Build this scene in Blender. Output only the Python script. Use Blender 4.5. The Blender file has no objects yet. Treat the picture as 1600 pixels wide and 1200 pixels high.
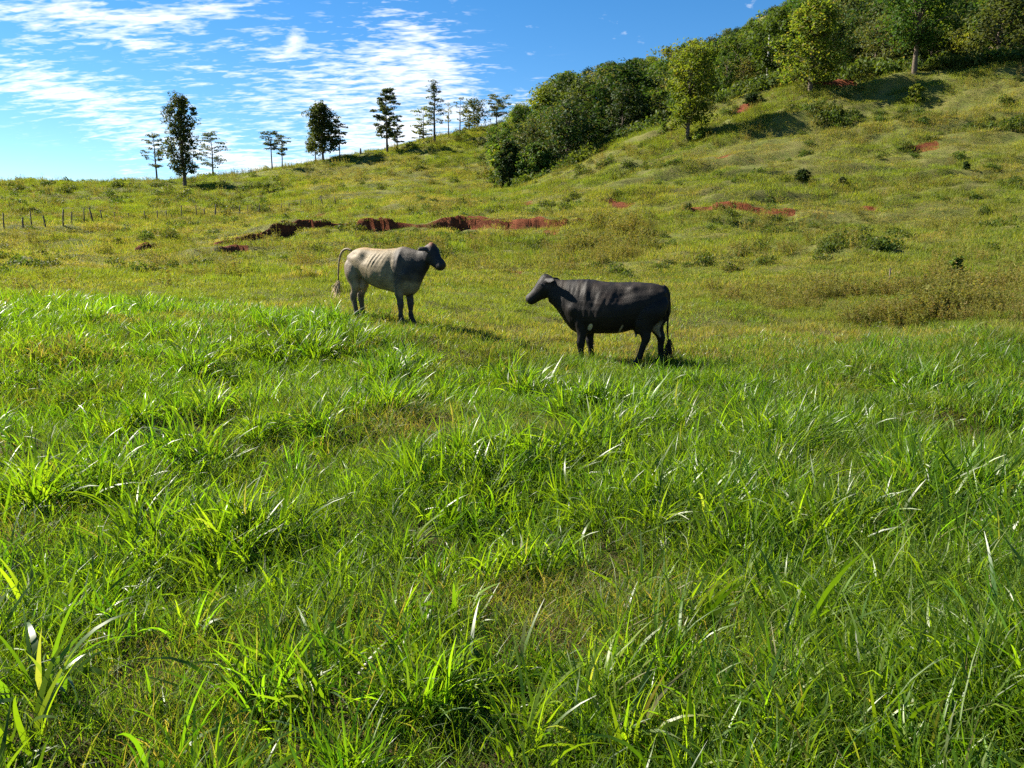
import bpy, bmesh, math, random
import numpy as np
from mathutils import Vector, Matrix, Euler

# ------------------------------------------------------------------ camera
SC = bpy.context.scene
R = math.radians
FPX, CAMH, YH = 1156.0, 1.62, 395.0            # focal length in photo pixels, eye height, horizon row
PITCH = math.atan((600 - YH) / FPX)
cam_d = bpy.data.cameras.new('camera')
cam_d.sensor_width = 36.0
cam_d.lens = 36.0 * FPX / 1600
cam_d.clip_start, cam_d.clip_end = 0.05, 6000
cam = bpy.data.objects.new('camera', cam_d)
SC.collection.objects.link(cam)
cam.location = (0, 0, CAMH)
cam.rotation_euler = (math.pi / 2 - PITCH, 0, 0)
SC.camera = cam

# ------------------------------------------------------------------ light
SUN_AZ, SUN_EL = 66.0, 39.0                     # degrees to the left of straight ahead, height
W = bpy.data.worlds.new('World'); SC.world = W; W.use_nodes = True
sun_d = bpy.data.lights.new('sun', 'SUN')
sun_d.energy = 5.0; sun_d.angle = R(0.53); sun_d.color = (1.0, 0.93, 0.80)
sun = bpy.data.objects.new('sun', sun_d); SC.collection.objects.link(sun)
sdir = Vector((-math.sin(R(SUN_AZ)) * math.cos(R(SUN_EL)), math.cos(R(SUN_AZ)) * math.cos(R(SUN_EL)), math.sin(R(SUN_EL))))
sun.rotation_euler = sdir.to_track_quat('Z', 'Y').to_euler()
vs = SC.view_settings
vs.view_transform = 'Standard'; vs.look = 'None'; vs.gamma = 1.0; vs.use_curve_mapping = False
vs.exposure = 1.78
SC.cycles.max_bounces = 6; SC.cycles.diffuse_bounces = 2; SC.cycles.glossy_bounces = 2
SC.cycles.transmission_bounces = 4; SC.cycles.transparent_max_bounces = 4
SC.cycles.adaptive_threshold = .02; SC.cycles.use_denoising = False; SC.cycles.caustics_reflective = False; SC.cycles.caustics_refractive = False

def ray(px, py):
    u, v = (px - 800) / FPX, (600 - py) / FPX
    cp, sp = math.cos(PITCH), math.sin(PITCH)
    d = (u, v * sp + cp, v * cp - sp)
    return math.atan2(d[0], d[1]), d[2] / math.hypot(d[0], d[1])

# --- sky: physical sky with thin rippled clouds laid out by direction on the dome
def build_sky():
    nt = W.node_tree; N = nt.nodes; L = nt.links; N.clear()
    out = N.new('ShaderNodeOutputWorld'); bg = N.new('ShaderNodeBackground')
    sky = N.new('ShaderNodeTexSky'); sky.sky_type = 'NISHITA'; sky.sun_disc = False
    sky.sun_elevation = R(SUN_EL); sky.sun_rotation = R(-SUN_AZ)
    sky.air_density = 1.0; sky.dust_density = 0.0; sky.ozone_density = 2.2; sky.altitude = 1400
    tc = N.new('ShaderNodeTexCoord')
    sx = N.new('ShaderNodeSeparateXYZ'); L.new(tc.outputs['Generated'], sx.inputs[0])
    def M(op, a, b=None, c=None, clamp=False):
        n = N.new('ShaderNodeMath'); n.operation = op; n.use_clamp = clamp
        for i, q in enumerate((a, b, c)):
            if q is None: continue
            if isinstance(q, (int, float)): n.inputs[i].default_value = q
            else: L.new(q, n.inputs[i])
        return n.outputs[0]
    ay = M('MAXIMUM', M('ABSOLUTE', sx.outputs[1]), 0.02)
    a = M('DIVIDE', sx.outputs[0], ay); e = M('DIVIDE', sx.outputs[2], ay)
    ce = N.new('ShaderNodeCombineXYZ'); L.new(a, ce.inputs[0]); L.new(e, ce.inputs[1])
    def blob(px, py, lx, ly, deg, amp, prev=None):
        az, te = ray(px, py)
        mp = N.new('ShaderNodeMapping'); mp.vector_type = 'TEXTURE'
        mp.inputs['Location'].default_value = (math.tan(az), te / math.cos(az), 0)
        mp.inputs['Rotation'].default_value = (0, 0, R(deg)); mp.inputs['Scale'].default_value = (2.1 * lx / FPX, 2.1 * ly / FPX, 1)
        L.new(ce.outputs[0], mp.inputs[0])
        g = N.new('ShaderNodeTexGradient'); g.gradient_type = 'QUADRATIC_SPHERE'; L.new(mp.outputs[0], g.inputs[0])
        return M('MULTIPLY_ADD', g.outputs['Fac'], amp * 1.7, 0.0 if prev is None else prev)
    tot = None
    for b in [(500, 150, 190, 90, -8, .95), (640, 60, 75, 70, 30, .6), (690, 105, 70, 45, -20, .5), (200, 200, 190, 42, -22, .62), (60, 130, 150, 34, -8, .7),
              (330, 235, 150, 40, -14, .58), (90, 18, 150, 36, -6, 1.0), (315, 14, 70, 13, 6, .85), (640, 215, 160, 60, 12, .75), (235, 30, 60, 9, -4, .5), (205, 66, 25, 7, -12, .6), (430, 262, 120, 20, -8, .5),
              (50, 62, 50, 10, -10, .55), (820, 190, 120, 40, 10, .35), (205, 270, 30, 9, 0, .55),
              (-330, 90, 300, 70, -8, .7), (-200, -200, 340, 90, 10, .6), (500, -320, 420, 80, -10, .6), (1750, -500, 420, 90, 15, .45), (-900, -100, 500, 110, 5, .55)]:
        tot = blob(*b, tot)
    # cloud-sheet coordinates
    zc = M('ADD', M('MAXIMUM', sx.outputs[2], 0.0), 0.16)
    cv = N.new('ShaderNodeCombineXYZ')
    L.new(M('DIVIDE', sx.outputs[0], zc), cv.inputs[0]); L.new(M('DIVIDE', sx.outputs[1], zc), cv.inputs[1])
    def noise(scale, detail, rough, dist=0.0, sc=(1, 1, 1), rot=0.0, off=(0, 0, 0)):
        mp = N.new('ShaderNodeMapping'); mp.inputs['Scale'].default_value = sc
        mp.inputs['Rotation'].default_value = (0, 0, R(rot)); mp.inputs['Location'].default_value = off
        L.new(cv.outputs[0], mp.inputs[0])
        n = N.new('ShaderNodeTexNoise'); n.inputs['Scale'].default_value = scale
        n.inputs['Detail'].default_value = detail; n.inputs['Roughness'].default_value = rough
        n.inputs['Distortion'].default_value = dist
        L.new(mp.outputs[0], n.inputs['Vector']); return n.outputs['Fac']
    big = noise(1.6, 2, .6, .4)
    rip = noise(6.5, 3, .60, .7, (1.0, 2.9, 1), 24)
    rip2 = noise(15.0, 2, .60, .5, (1, 2.6, 1), 30, (3, 1, 0))
    fine = noise(40.0, 2, .65, .3, (1, 1.2, 1), 20, (7, 2, 0))
    det = M('ADD', M('ADD', M('MULTIPLY', big, .6), M('MULTIPLY', rip, 1.05)), M('ADD', M('MULTIPLY', rip2, .85), M('MULTIPLY', fine, .22)))   # mean ~1.42
    fac = M('MULTIPLY', M('SUBTRACT', M('ADD', M('MULTIPLY', tot, .60), M('MULTIPLY', M('SUBTRACT', det, 1.36), 2.1)), .36), 1.05, None, True)
    fac = M('MULTIPLY', fac, M('MULTIPLY', tot, 2.2, None, True))
    puffn = noise(9.0, 4, .6, .3)
    pf = None
    for b in [(461, 62, 18, 17, 20, .8), (452, 80, 18, 10, 0, .6), (664, 180, 24, 20, 20, .6), (640, 205, 44, 22, 10, .55), (738, 145, 9, 14, 0, .45), (560, 232, 60, 16, 10, .5)]:
        pf = blob(*b, pf)
    fac2 = M('MULTIPLY', M('SUBTRACT', M('ADD', pf, M('MULTIPLY', M('SUBTRACT', puffn, .5), 3.0)), .42), 1.1, None, True)
    fac = M('MAXIMUM', M('MULTIPLY', M('SMOOTH_MIN', fac, 1.0, .2), 1.0), M('MULTIPLY', fac2, .95), None, True)
    hs = N.new('ShaderNodeHueSaturation'); hs.inputs['Saturation'].default_value = 1.34; hs.inputs['Value'].default_value = 1.0
    L.new(sky.outputs[0], hs.inputs['Color'])
    mix = N.new('ShaderNodeMix'); mix.data_type = 'RGBA'
    L.new(M('MULTIPLY', fac, .9), mix.inputs[0]); L.new(hs.outputs[0], mix.inputs[6]); mix.inputs[7].default_value = (8.0, 8.1, 8.3, 1)
    L.new(mix.outputs[2], bg.inputs[0]); bg.inputs[1].default_value = 0.050
    L.new(bg.outputs[0], out.inputs[0])
build_sky()
W.cycles.sampling_method = 'MANUAL'; W.cycles.sample_map_resolution = 256

# ------------------------------------------------------------------ numpy noise
def _hash(ix, iy, seed):
    h = (ix.astype(np.int64) * 374761393 + iy.astype(np.int64) * 668265263 + seed * 1274126177) & 0x7fffffff
    h = ((h ^ (h >> 13)) * 1274126177) & 0x7fffffff
    h = h ^ (h >> 16)
    return (h & 0xffff) / 65535.0
def vnoise(x, y, seed=0):
    ix, iy = np.floor(x), np.floor(y); fx, fy = x - ix, y - iy
    fx = fx * fx * fx * (fx * (fx * 6 - 15) + 10); fy = fy * fy * fy * (fy * (fy * 6 - 15) + 10)
    a = _hash(ix, iy, seed); b = _hash(ix + 1, iy, seed); c = _hash(ix, iy + 1, seed); d = _hash(ix + 1, iy + 1, seed)
    return (a + (b - a) * fx) * (1 - fy) + (c + (d - c) * fx) * fy - 0.5
def fbm(x, y, seed=0, octv=3, gain=.5):
    s = 0; a = 1.0
    for k in range(octv):
        s = s + a * vnoise(x * 2 ** k + 17.3 * k, y * 2 ** k - 9.1 * k, seed + k); a *= gain
    return s
def sstep(a, b, x):
    t = np.clip((x - a) / (b - a), 0, 1); return t * t * (3 - 2 * t)

# ------------------------------------------------------------------ terrain
COLS = [-250, 0, 300, 600, 800, 1000, 1200, 1400, 1600, 1850]
RK = [12, 15, 20, 28, 38, 46, 60, 80, 90, 100, 112, 125, 140, 165, 200, 260]
YT = [  # photo row at which the ground lies, for each column and distance
 [524, 489, 466, 443, 420, 402, 378, 352, 342, 333, 322, 305, 292, 302, 322, 345],
 [524, 489, 466, 443, 420, 402, 377, 350, 340, 330, 318, 302, 288, 298, 320, 342],
 [522, 489, 466, 441, 416, 396, 368, 344, 333, 321, 307, 294, 282, 290, 312, 330],
 [520, 487, 466, 439, 410, 386, 354, 322, 309, 296, 280, 262, 238, 243, 270, 300],
 [542, 503, 473, 441, 406, 380, 344, 308, 290, 292, 280, 245, 203, 196, 215, 250],
 [564, 524, 483, 444, 402, 374, 330, 270, 237, 207, 222, 214, 196, 160, 132, 165],
 [566, 526, 485, 444, 400, 368, 318, 240, 190, 140, 137, 128, 100, 60, 20, 40],
 [566, 526, 486, 444, 400, 368, 318, 238, 182, 118, 116, 112, 85, 40, -10, 20],
 [562, 522, 486, 444, 400, 368, 316, 236, 176, 106, 100, 96, 70, 25, -30, 0],
 [562, 522, 486, 444, 400, 368, 316, 236, 174, 100, 92, 88, 60, 15, -40, -10]]
_azc = np.array([ray(c, 320)[0] for c in COLS])
_rk = np.array([0, 4, 8] + RK + [400, 900, 3000], float)
_zt = []
for c, row in zip(COLS, YT):
    z = [0, 0, 0]
    for r_, y_ in zip(RK, row):
        z.append(CAMH + r_ * ray(c, y_)[1] * 1.0)
    z += [z[-1] * .75, z[-1] * .4, 0]
    _zt.append(z)
_zt = np.array(_zt)
def _pchip_slopes(x, y):
    h = np.diff(x); d = np.diff(y, axis=-1) / h
    m = np.zeros_like(y)
    w1 = 2 * h[1:] + h[:-1]; w2 = h[1:] + 2 * h[:-1]
    same = (d[..., :-1] * d[..., 1:]) > 0
    with np.errstate(divide='ignore', invalid='ignore'):
        hm = (w1 + w2) / (w1 / d[..., :-1] + w2 / d[..., 1:])
    m[..., 1:-1] = np.where(same, hm, 0); m[..., 0] = d[..., 0]; m[..., -1] = d[..., -1]
    return m
_ms = _pchip_slopes(_rk, _zt)
def base_z(az, r):
    az = np.clip(az, _azc[0], _azc[-1]); r = np.clip(r, 0, 2999)
    k = np.clip(np.searchsorted(_rk, r, 'right') - 1, 0, len(_rk) - 2)
    h = _rk[k + 1] - _rk[k]; t = (r - _rk[k]) / h
    h00 = 2 * t ** 3 - 3 * t ** 2 + 1; h10 = t ** 3 - 2 * t ** 2 + t; h01 = -2 * t ** 3 + 3 * t ** 2; h11 = t ** 3 - t ** 2
    ci = np.clip(np.searchsorted(_azc, az, 'right') - 1, 0, len(_azc) - 2)
    s = (az - _azc[ci]) / (_azc[ci + 1] - _azc[ci])
    def colv(j): return h00 * _zt[j, k] + h10 * h * _ms[j, k] + h01 * _zt[j, k + 1] + h11 * h * _ms[j, k + 1]
    jm, jp = np.clip(ci - 1, 0, len(_azc) - 1), np.clip(ci + 2, 0, len(_azc) - 1)
    v0, v1, v2, v3 = colv(jm), colv(ci), colv(ci + 1), colv(jp)
    cr = v1 + .5 * s * (v2 - v0 + s * (2 * v0 - 5 * v1 + 4 * v2 - v3 + s * (3 * (v1 - v2) + v3 - v0)))
    return cr

# eroded earth steps: polylines in photo pixels with step height in metres
SCARPS = [
 ([(205, 388), (235, 386), (268, 378)], [.2, .6, .3]),
 ([(330, 386), (365, 383), (420, 374), (475, 366), (520, 360), (552, 358)], [.4, .8, .7, .85, .75, .8]),
 ([(556, 366), (600, 362), (660, 358), (720, 355), (780, 356), (840, 356), (893, 356)], [.5, .75, .55, .8, .55, .6, .8]),
 ([(888, 350), (920, 342), (955, 336), (1000, 330)], [.8, 1.0, .7, .3]),
 ([(1062, 332), (1100, 328), (1150, 326), (1200, 328), (1248, 330)], [.5, 1.0, 1.1, .8, .4]),
 ([(1298, 323), (1335, 322), (1378, 321)], [.2, .45, .2]),
 ([(330, 400), (365, 397), (395, 394)], [.2, .5, .2]),
]
PATCH = [(520, 331, 22, 5), (700, 308, 16, 4), (812, 323, 22, 4), (920, 373, 18, 7), (862, 366, 14, 5), (1163, 166, 16, 5), (1312, 248, 18, 4), (1132, 247, 18, 3),
         (1302, 126, 30, 4), (1588, 100, 26, 5), (960, 322, 26, 6), (330, 768, 34, 16), (905, 590, 0, 0), (800, 425, 26, 5), (1445, 230, 18, 4), (1298, 604, 16, 4), (1520, 600, 40, 8), (1115, 690, 0, 0)]
MOUNDS = [(1320, 408, 55, 18, .55), (1270, 190, 50, 14, .8), (1130, 345, 60, 10, .5), (1540, 560, 60, 20, .22), (620, 480, 70, 20, .1), (1040, 265, 50, 8, .5)]
def _flat_hit(px, py):
    az, te = ray(px, py)
    rr = np.concatenate([np.linspace(1.2, 30, 600), np.linspace(30, 200, 1400)])
    zz = base_z(np.full_like(rr, az), rr); d = zz - (CAMH + rr * te)
    i = np.argmax(d > 0)
    return az, (rr[i] if d[i] > 0 else 138.0)
_sc = []
for pl, hh in SCARPS:
    P = [_flat_hit(*p) for p in pl]
    o = np.argsort([p[0] for p in P])
    _sc.append((np.array([P[i][0] for i in o]), np.array([P[i][1] for i in o]), np.array([hh[i] for i in o])))
_pt = []
for (px, py, wx, wy) in PATCH:
    if wx == 0: continue
    az, r = _flat_hit(px, py); _, r2 = _flat_hit(px, py - wy)
    _pt.append((r * math.sin(az), r * math.cos(az), wx / FPX * r, max(abs(r2 - r), .25)))
_mo = []
for (px, py, wx, wy, h) in MOUNDS:
    az, r = _flat_hit(px, py); _, r2 = _flat_hit(px, py - wy)
    _mo.append((r * math.sin(az), r * math.cos(az), wx / FPX * r, max(abs(r2 - r) * .6, .4), h))

def terrain(x, y):
    """height and bare-soil amount"""
    x = np.asarray(x, float); y = np.asarray(y, float)
    r = np.hypot(x, y); az = np.arctan2(x, y)
    z = base_z(az, r)
    far = sstep(16, 45, r)
    z = z + far * (fbm(x / 14, y / 9, 3, 3) * .95 + fbm(x / 4.2, y / 2.2, 11, 3) * .36)
    terr = fbm(x / 9 + 40, y / 1.7, 23, 2)
    z = z + sstep(40, 65, r) * sstep(.02, .18, az) * terr * .8
    near = 1 - sstep(18, 40, r)
    z = z + near * (fbm(x / 2.6 + 5, y / 2.0, 31, 3) * .28 + fbm(x / .75, y / .6, 37, 2) * .12) * sstep(.3, 3.5, r)
    z = z + far * (fbm(x / 1.7, y / 1.1, 41, 2) * .22 - np.abs(fbm(x / 3.1, y / 1.5, 43, 2)) * .25)
    bare = np.zeros_like(z)
    wob = fbm(x / 1.6, y / 1.6, 51, 3)
    for a_, r_, h_ in _sc:
        ins = (az > a_[0] - .004) & (az < a_[-1] + .004)
        if not ins.any(): continue
        rs = np.interp(az, a_, r_) + wob * .8
        hs = np.interp(az, a_, h_) * sstep(a_[0] - .004, a_[0] + .006, az) * (1 - sstep(a_[-1] - .006, a_[-1] + .004, az)) * ins
        hs = hs * np.clip(1 + 1.3 * fbm(x / 2.3, y / 4, 57, 3), .2, 1.7)
        d = r - rs
        st = np.clip(d / .22, -1, 1); st = st * (1.5 - .5 * st * st)
        z = z + hs * .62 * st * np.exp(-np.abs(d) / 3.2)
        face = np.exp(-(np.maximum(np.abs(d + .12) - .34, 0) / .16) ** 2) * sstep(.12, .4, hs)
        bare = np.maximum(bare, face)
    for (cx, cy, wx, wy) in _pt:
        q = ((x - cx) / wx) ** 2 + ((y - cy) / wy) ** 2
        pm = 1 - sstep(.35, 1.2, q + fbm(x / 1.2, y / .9, 61, 3) * 1.5)
        bare = np.maximum(bare, pm * .92); z = z - pm * min(.55, .12 * wx)
    for (cx, cy, wx, wy, h) in _mo:
        z = z + h * np.exp(-(((x - cx) / wx) ** 2 + ((y - cy) / wy) ** 2))
    return z, bare
def tz(x, y): return float(terrain(np.array([x]), np.array([y]))[0][0])
def hit(px, py):
    az, te = ray(px, py)
    rr = np.concatenate([np.linspace(1.2, 30, 900), np.linspace(30, 220, 2600)])
    zz, _ = terrain(rr * math.sin(az), rr * math.cos(az)); d = zz - (CAMH + rr * te)
    i = int(np.argmax(d > 0))
    if d[i] <= 0:                       # a hair above the skyline: closest approach on the crest
        i = int(np.argmax(np.where(rr < 175, (zz - CAMH) / rr, -9)))
    r = rr[i]; return Vector((r * math.sin(az), r * math.cos(az), float(zz[i])))
def at(px, r, py=300):
    az, _ = ray(px, py); x, y = r * math.sin(az), r * math.cos(az)
    return Vector((x, y, tz(x, y)))

# ------------------------------------------------------------------ helpers
COL = SC.collection
def link(o, parent=None):
    COL.objects.link(o)
    if parent: o.parent = parent
    return o
def tag(o, label=None, cat=None, group=None, kind=None):
    for k, v in (('label', label), ('category', cat), ('group', group), ('kind', kind)):
        if v: o[k] = v
    return o
def empty(name, loc, rz=0):
    o = bpy.data.objects.new(name, None); o.location = loc; o.rotation_euler = (0, 0, rz)
    o.empty_display_size = .2
    return link(o)
def np_mesh(name, V, F, mat=None, smooth=True, attrs=None):
    """V (n,3), F (m,k) int array with constant k"""
    me = bpy.data.meshes.new(name)
    V = np.asarray(V, np.float32); F = np.asarray(F, np.int32); k = F.shape[1]
    me.vertices.add(len(V)); me.vertices.foreach_set('co', V.ravel())
    me.loops.add(F.size); me.loops.foreach_set('vertex_index', F.ravel())
    me.polygons.add(len(F)); me.polygons.foreach_set('loop_start', np.arange(0, F.size, k, dtype=np.int32))
    me.polygons.foreach_set('use_smooth', np.full(len(F), smooth))
    me.update(calc_edges=True)
    for n, v in (attrs or {}).items():
        v = np.asarray(v, np.float32)
        if v.ndim == 1:
            a = me.attributes.new(n, 'FLOAT', 'POINT'); a.data.foreach_set('value', v)
        elif v.shape[1] == 4:
            a = me.attributes.new(n, 'FLOAT_COLOR', 'POINT'); a.data.foreach_set('color', v.ravel())
    if mat: me.materials.append(mat)
    return me

class NB:
    """small node-tree builder"""
    def __init__(s, name):
        s.m = bpy.data.materials.new(name); s.m.use_nodes = True
        s.nt = s.m.node_tree; s.N = s.nt.nodes; s.L = s.nt.links; s.N.clear()
        s.out = s.N.new('ShaderNodeOutputMaterial')
    def n(s, t, **k):
        o = s.N.new(t)
        for a, b in k.items(): setattr(o, a, b)
        return o
    def set(s, sock, v):
        if isinstance(v, bpy.types.NodeSocket): s.L.new(v, sock)
        elif isinstance(v, (tuple, list)) and len(v) == 3 and sock.type == 'RGBA': sock.default_value = (*v, 1)
        else: sock.default_value = v
    def math(s, op, a, b=0.0, clamp=False):
        o = s.n('ShaderNodeMath', operation=op, use_clamp=clamp); s.set(o.inputs[0], a); s.set(o.inputs[1], b); return o.outputs[0]
    def mix(s, f, a, b, mode='MIX'):
        o = s.n('ShaderNodeMix', data_type='RGBA', blend_type=mode); s.set(o.inputs[0], f); s.set(o.inputs[6], a); s.set(o.inputs[7], b); return o.outputs[2]
    def attr(s, name, typ='GEOMETRY', out='Fac'):
        o = s.n('ShaderNodeAttribute', attribute_name=name, attribute_type=typ); return o.outputs[out]
    def noise(s, scale, detail=3, rough=.6, vec=None, out='Fac'):
        o = s.n('ShaderNodeTexNoise'); o.inputs['Scale'].default_value = scale; o.inputs['Detail'].default_value = detail; o.inputs['Roughness'].default_value = rough
        if vec is None:
            t = s.n('ShaderNodeTexCoord'); vec = t.outputs['Object']
        s.L.new(vec, o.inputs['Vector']); return o.outputs[out]
    def ramp(s, f, a, b):
        o = s.n('ShaderNodeMapRange', interpolation_type='SMOOTHSTEP'); s.set(o.inputs[0], f); o.inputs[1].default_value = a; o.inputs[2].default_value = b; return o.outputs[0]
    def rand(s): return s.n('ShaderNodeObjectInfo').outputs['Random']
    def principled(s, col, rough=.7, spec=.3, normal=None, **k):
        p = s.n('ShaderNodeBsdfPrincipled'); s.set(p.inputs['Base Color'], col); s.set(p.inputs['Roughness'], rough); s.set(p.inputs['Specular IOR Level'], spec)
        if normal: s.L.new(normal, p.inputs['Normal'])
        for a, b in k.items(): s.set(p.inputs[a], b)
        return p.outputs[0]
    def bump(s, h, strength=.5, dist=.05):
        b = s.n('ShaderNodeBump'); s.set(b.inputs['Height'], h); b.inputs['Strength'].default_value = strength; b.inputs['Distance'].default_value = dist; return b.outputs[0]
    def done(s, sh): s.L.new(sh, s.out.inputs[0]); return s.m

def leafy(name, c1, c2, dry, trans=(1.25, 1.35, .55), tf=.45, rough=.42, spec=.45, inst=True, hue=.0):
    """thin blade or leaf: reflects, glosses and lets light through"""
    b = NB(name)
    tint = b.attr('tint')
    col = b.mix(tint, c1, c2)
    rnd = b.rand()
    d = b.attr('dry', 'INSTANCER') if inst else b.math('MULTIPLY', rnd, .35)
    isdry = b.ramp(b.math('ADD', b.math('FRACT', b.math('MULTIPLY', tint, 7.31)), d), .93, 1.10)
    col = b.mix(b.math('MULTIPLY', isdry, .95), col, dry)
    col = b.mix(b.math('MULTIPLY', d, .35), col, dry)
    br = b.math('ADD', b.math('MULTIPLY', rnd, .5), .75)
    hsv = b.n('ShaderNodeHueSaturation'); b.set(hsv.inputs['Value'], br); b.set(hsv.inputs['Color'], col)
    b.set(hsv.inputs['Hue'], b.math('ADD', b.math('MULTIPLY', b.math('SUBTRACT', b.math('FRACT', b.math('MULTIPLY', rnd, 5.7)), .5), .035), .5 + hue))
    col = hsv.outputs[0]
    pr = b.principled(col, rough, spec)
    tr = b.n('ShaderNodeBsdfTranslucent'); b.set(tr.inputs[0], b.mix(1.0, col, (trans[0], trans[1], trans[2]), 'MULTIPLY'))
    ms = b.n('ShaderNodeMixShader'); ms.inputs[0].default_value = tf
    b.L.new(pr, ms.inputs[1]); b.L.new(tr.outputs[0], ms.inputs[2])
    return b.done(ms.outputs[0])

def build_ground_mat():
    b = NB('pasture_soil')
    n1 = b.noise(.35, 5, .65); n2 = b.noise(2.3, 5, .65); n3 = b.noise(14, 4, .7); n4 = b.noise(60, 3, .7)
    g = b.mix(b.ramp(n1, .35, .65), (.095, .115, .022), (.13, .13, .032))
    g = b.mix(b.math('MULTIPLY', b.ramp(n2, .40, .70), .6), g, (.13, .105, .045))
    g = b.mix(b.math('MULTIPLY', b.ramp(n3, .45, .7), .6), g, (.05, .048, .02))
    near = b.attr('near')
    soil = b.mix(b.ramp(n3, .35, .65), (.040, .028, .014), (.075, .052, .026))
    g = b.mix(near, g, soil)
    red = b.mix(b.ramp(n2, .3, .7), (.10, .027, .010), (.165, .053, .021))
    red = b.mix(b.math('MULTIPLY', b.ramp(n3, .4, .75), .7), red, (.085, .03, .018))
    bare = b.attr('bare')
    f = b.ramp(b.math('ADD', bare, b.math('MULTIPLY', b.math('SUBTRACT', n3, .5), .6)), .3, .55)
    col = b.mix(b.math('MULTIPLY', f, b.math('SUBTRACT', 1.0, b.math('MULTIPLY', near, .85))), g, red)
    h = b.math('ADD', b.math('MULTIPLY', n3, 1.0), b.math('MULTIPLY', n4, .5))
    return b.done(b.principled(col, .95, .1, b.bump(h, .8, .09)))
M_GROUND = build_ground_mat()

# ------------------------------------------------------------------ the ground, one sheet to the horizon
def build_ground():
    rs = np.concatenate([[0.02], np.geomspace(.5, 22, 130), np.arange(22.2, 40, .36), np.arange(40, 78, .2), np.arange(78, 112, .5), np.arange(112, 175, 1.1), np.geomspace(177, 3000, 34)])
    az = np.concatenate([np.linspace(-180, -48, 34)[:-1], np.arange(-48, -40, .8), np.arange(-40, 40, .155), np.arange(40, 48, .8), np.linspace(48, 180, 34)])
    az = np.radians(az); A, Rr = np.meshgrid(az, rs, indexing='ij')
    x, y = Rr * np.sin(A), Rr * np.cos(A)
    z, bare = terrain(x, y)
    back = sstep(R(60), R(120), np.abs(A)); z = z * (1 - back) + back * fbm(x / 30, y / 30, 5, 2) * sstep(3, 60, Rr) * 2
    na, nr = A.shape
    V = np.stack([x, y, z], -1).reshape(-1, 3)
    i, j = np.meshgrid(np.arange(na - 1), np.arange(nr - 1), indexing='ij'); q = i * nr + j
    F = np.stack([q, q + nr, q + nr + 1, q + 1], -1).reshape(-1, 4)[:, ::-1]
    near = (1 - sstep(7, 24, Rr)).ravel()
    me = np_mesh('ground', V, F, M_GROUND, True, {'bare': bare.ravel(), 'near': near})
    o = link(bpy.data.objects.new('ground', me))
    tag(o, 'grassy pasture rising to a hillside with red earth scars', 'ground', kind='structure')
build_ground()

# ------------------------------------------------------------------ grass
def blades(n, rad, lmin, lmax, w, seg, rng, lean=(.05, .5), curve=(.3, 1.5), centre=False, fall=1.0, wind=.25, zbase=-.03):
    """a patch of n curved blades"""
    if centre: rr = rad * rng.random(n) ** 1.0
    else: rr = rad * np.sqrt(rng.random(n))
    th = rng.random(n) * 2 * np.pi
    bx, by = rr * np.cos(th), rr * np.sin(th)
    head = rng.random(n) * 2 * np.pi if not centre else th + rng.normal(0, .7, n)
    L = lmin + (lmax - lmin) * rng.random(n) ** 1.3
    if fall < 1: L *= 1 - (1 - fall) * (rr / rad)
    wd = w * (.6 + .8 * rng.random(n)) * (.6 + .4 * L / lmax)
    p0 = lean[0] + (lean[1] - lean[0]) * rng.random(n)
    pc = curve[0] + (curve[1] - curve[0]) * rng.random(n) ** 1.5
    hx, hy = np.cos(head) + wind, np.sin(head) - wind * .6
    hn = np.hypot(hx, hy); hx, hy = hx / hn, hy / hn
    tw = rng.normal(0, .6, n)
    V = np.zeros((n, seg + 1, 2, 3)); px, py, pz = bx.copy(), by.copy(), np.full(n, zbase)
    for s in range(seg + 1):
        t = s / seg; ww = wd * (1 - t ** 2.2) * (.55 + .45 * min(1, t * 4)) + wd * .04
        a = tw + t * tw * .8
        ph = p0 + pc * t
        sx, sy = -hy * np.cos(a), hx * np.cos(a)
        nx, ny, nz = -hx * np.cos(ph), -hy * np.cos(ph), np.sin(ph)
        ox, oy, oz = sx + nx * np.sin(a), sy + ny * np.sin(a), nz * np.sin(a)
        for k, g in ((0, -.5), (1, .5)):
            V[:, s, k, 0] = px + ox * ww * g; V[:, s, k, 1] = py + oy * ww * g; V[:, s, k, 2] = pz + oz * ww * g
        px = px + hx * np.sin(ph) * L / seg; py = py + hy * np.sin(ph) * L / seg; pz = pz + np.cos(ph) * L / seg
        pz = np.maximum(pz, .015)
    base = (np.arange(n) * (seg + 1) * 2)[:, None] + (np.arange(seg) * 2)[None, :]
    F = np.stack([base, base + 1, base + 3, base + 2], -1).reshape(-1, 4)
    tint = np.repeat(rng.random(n), (seg + 1) * 2)
    return V.reshape(-1, 3), F, tint

SRC = {}
def source(coll, i, V, F, tint, mat):
    me = np_mesh('%s_mesh' % coll, V, F, mat, True, {'tint': tint})
    o = bpy.data.objects.new('%s_%02d' % (coll, i), me)
    c = SRC.setdefault(coll, None) or bpy.data.collections.new(coll); SRC[coll] = c
    c.objects.link(o)

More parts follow.
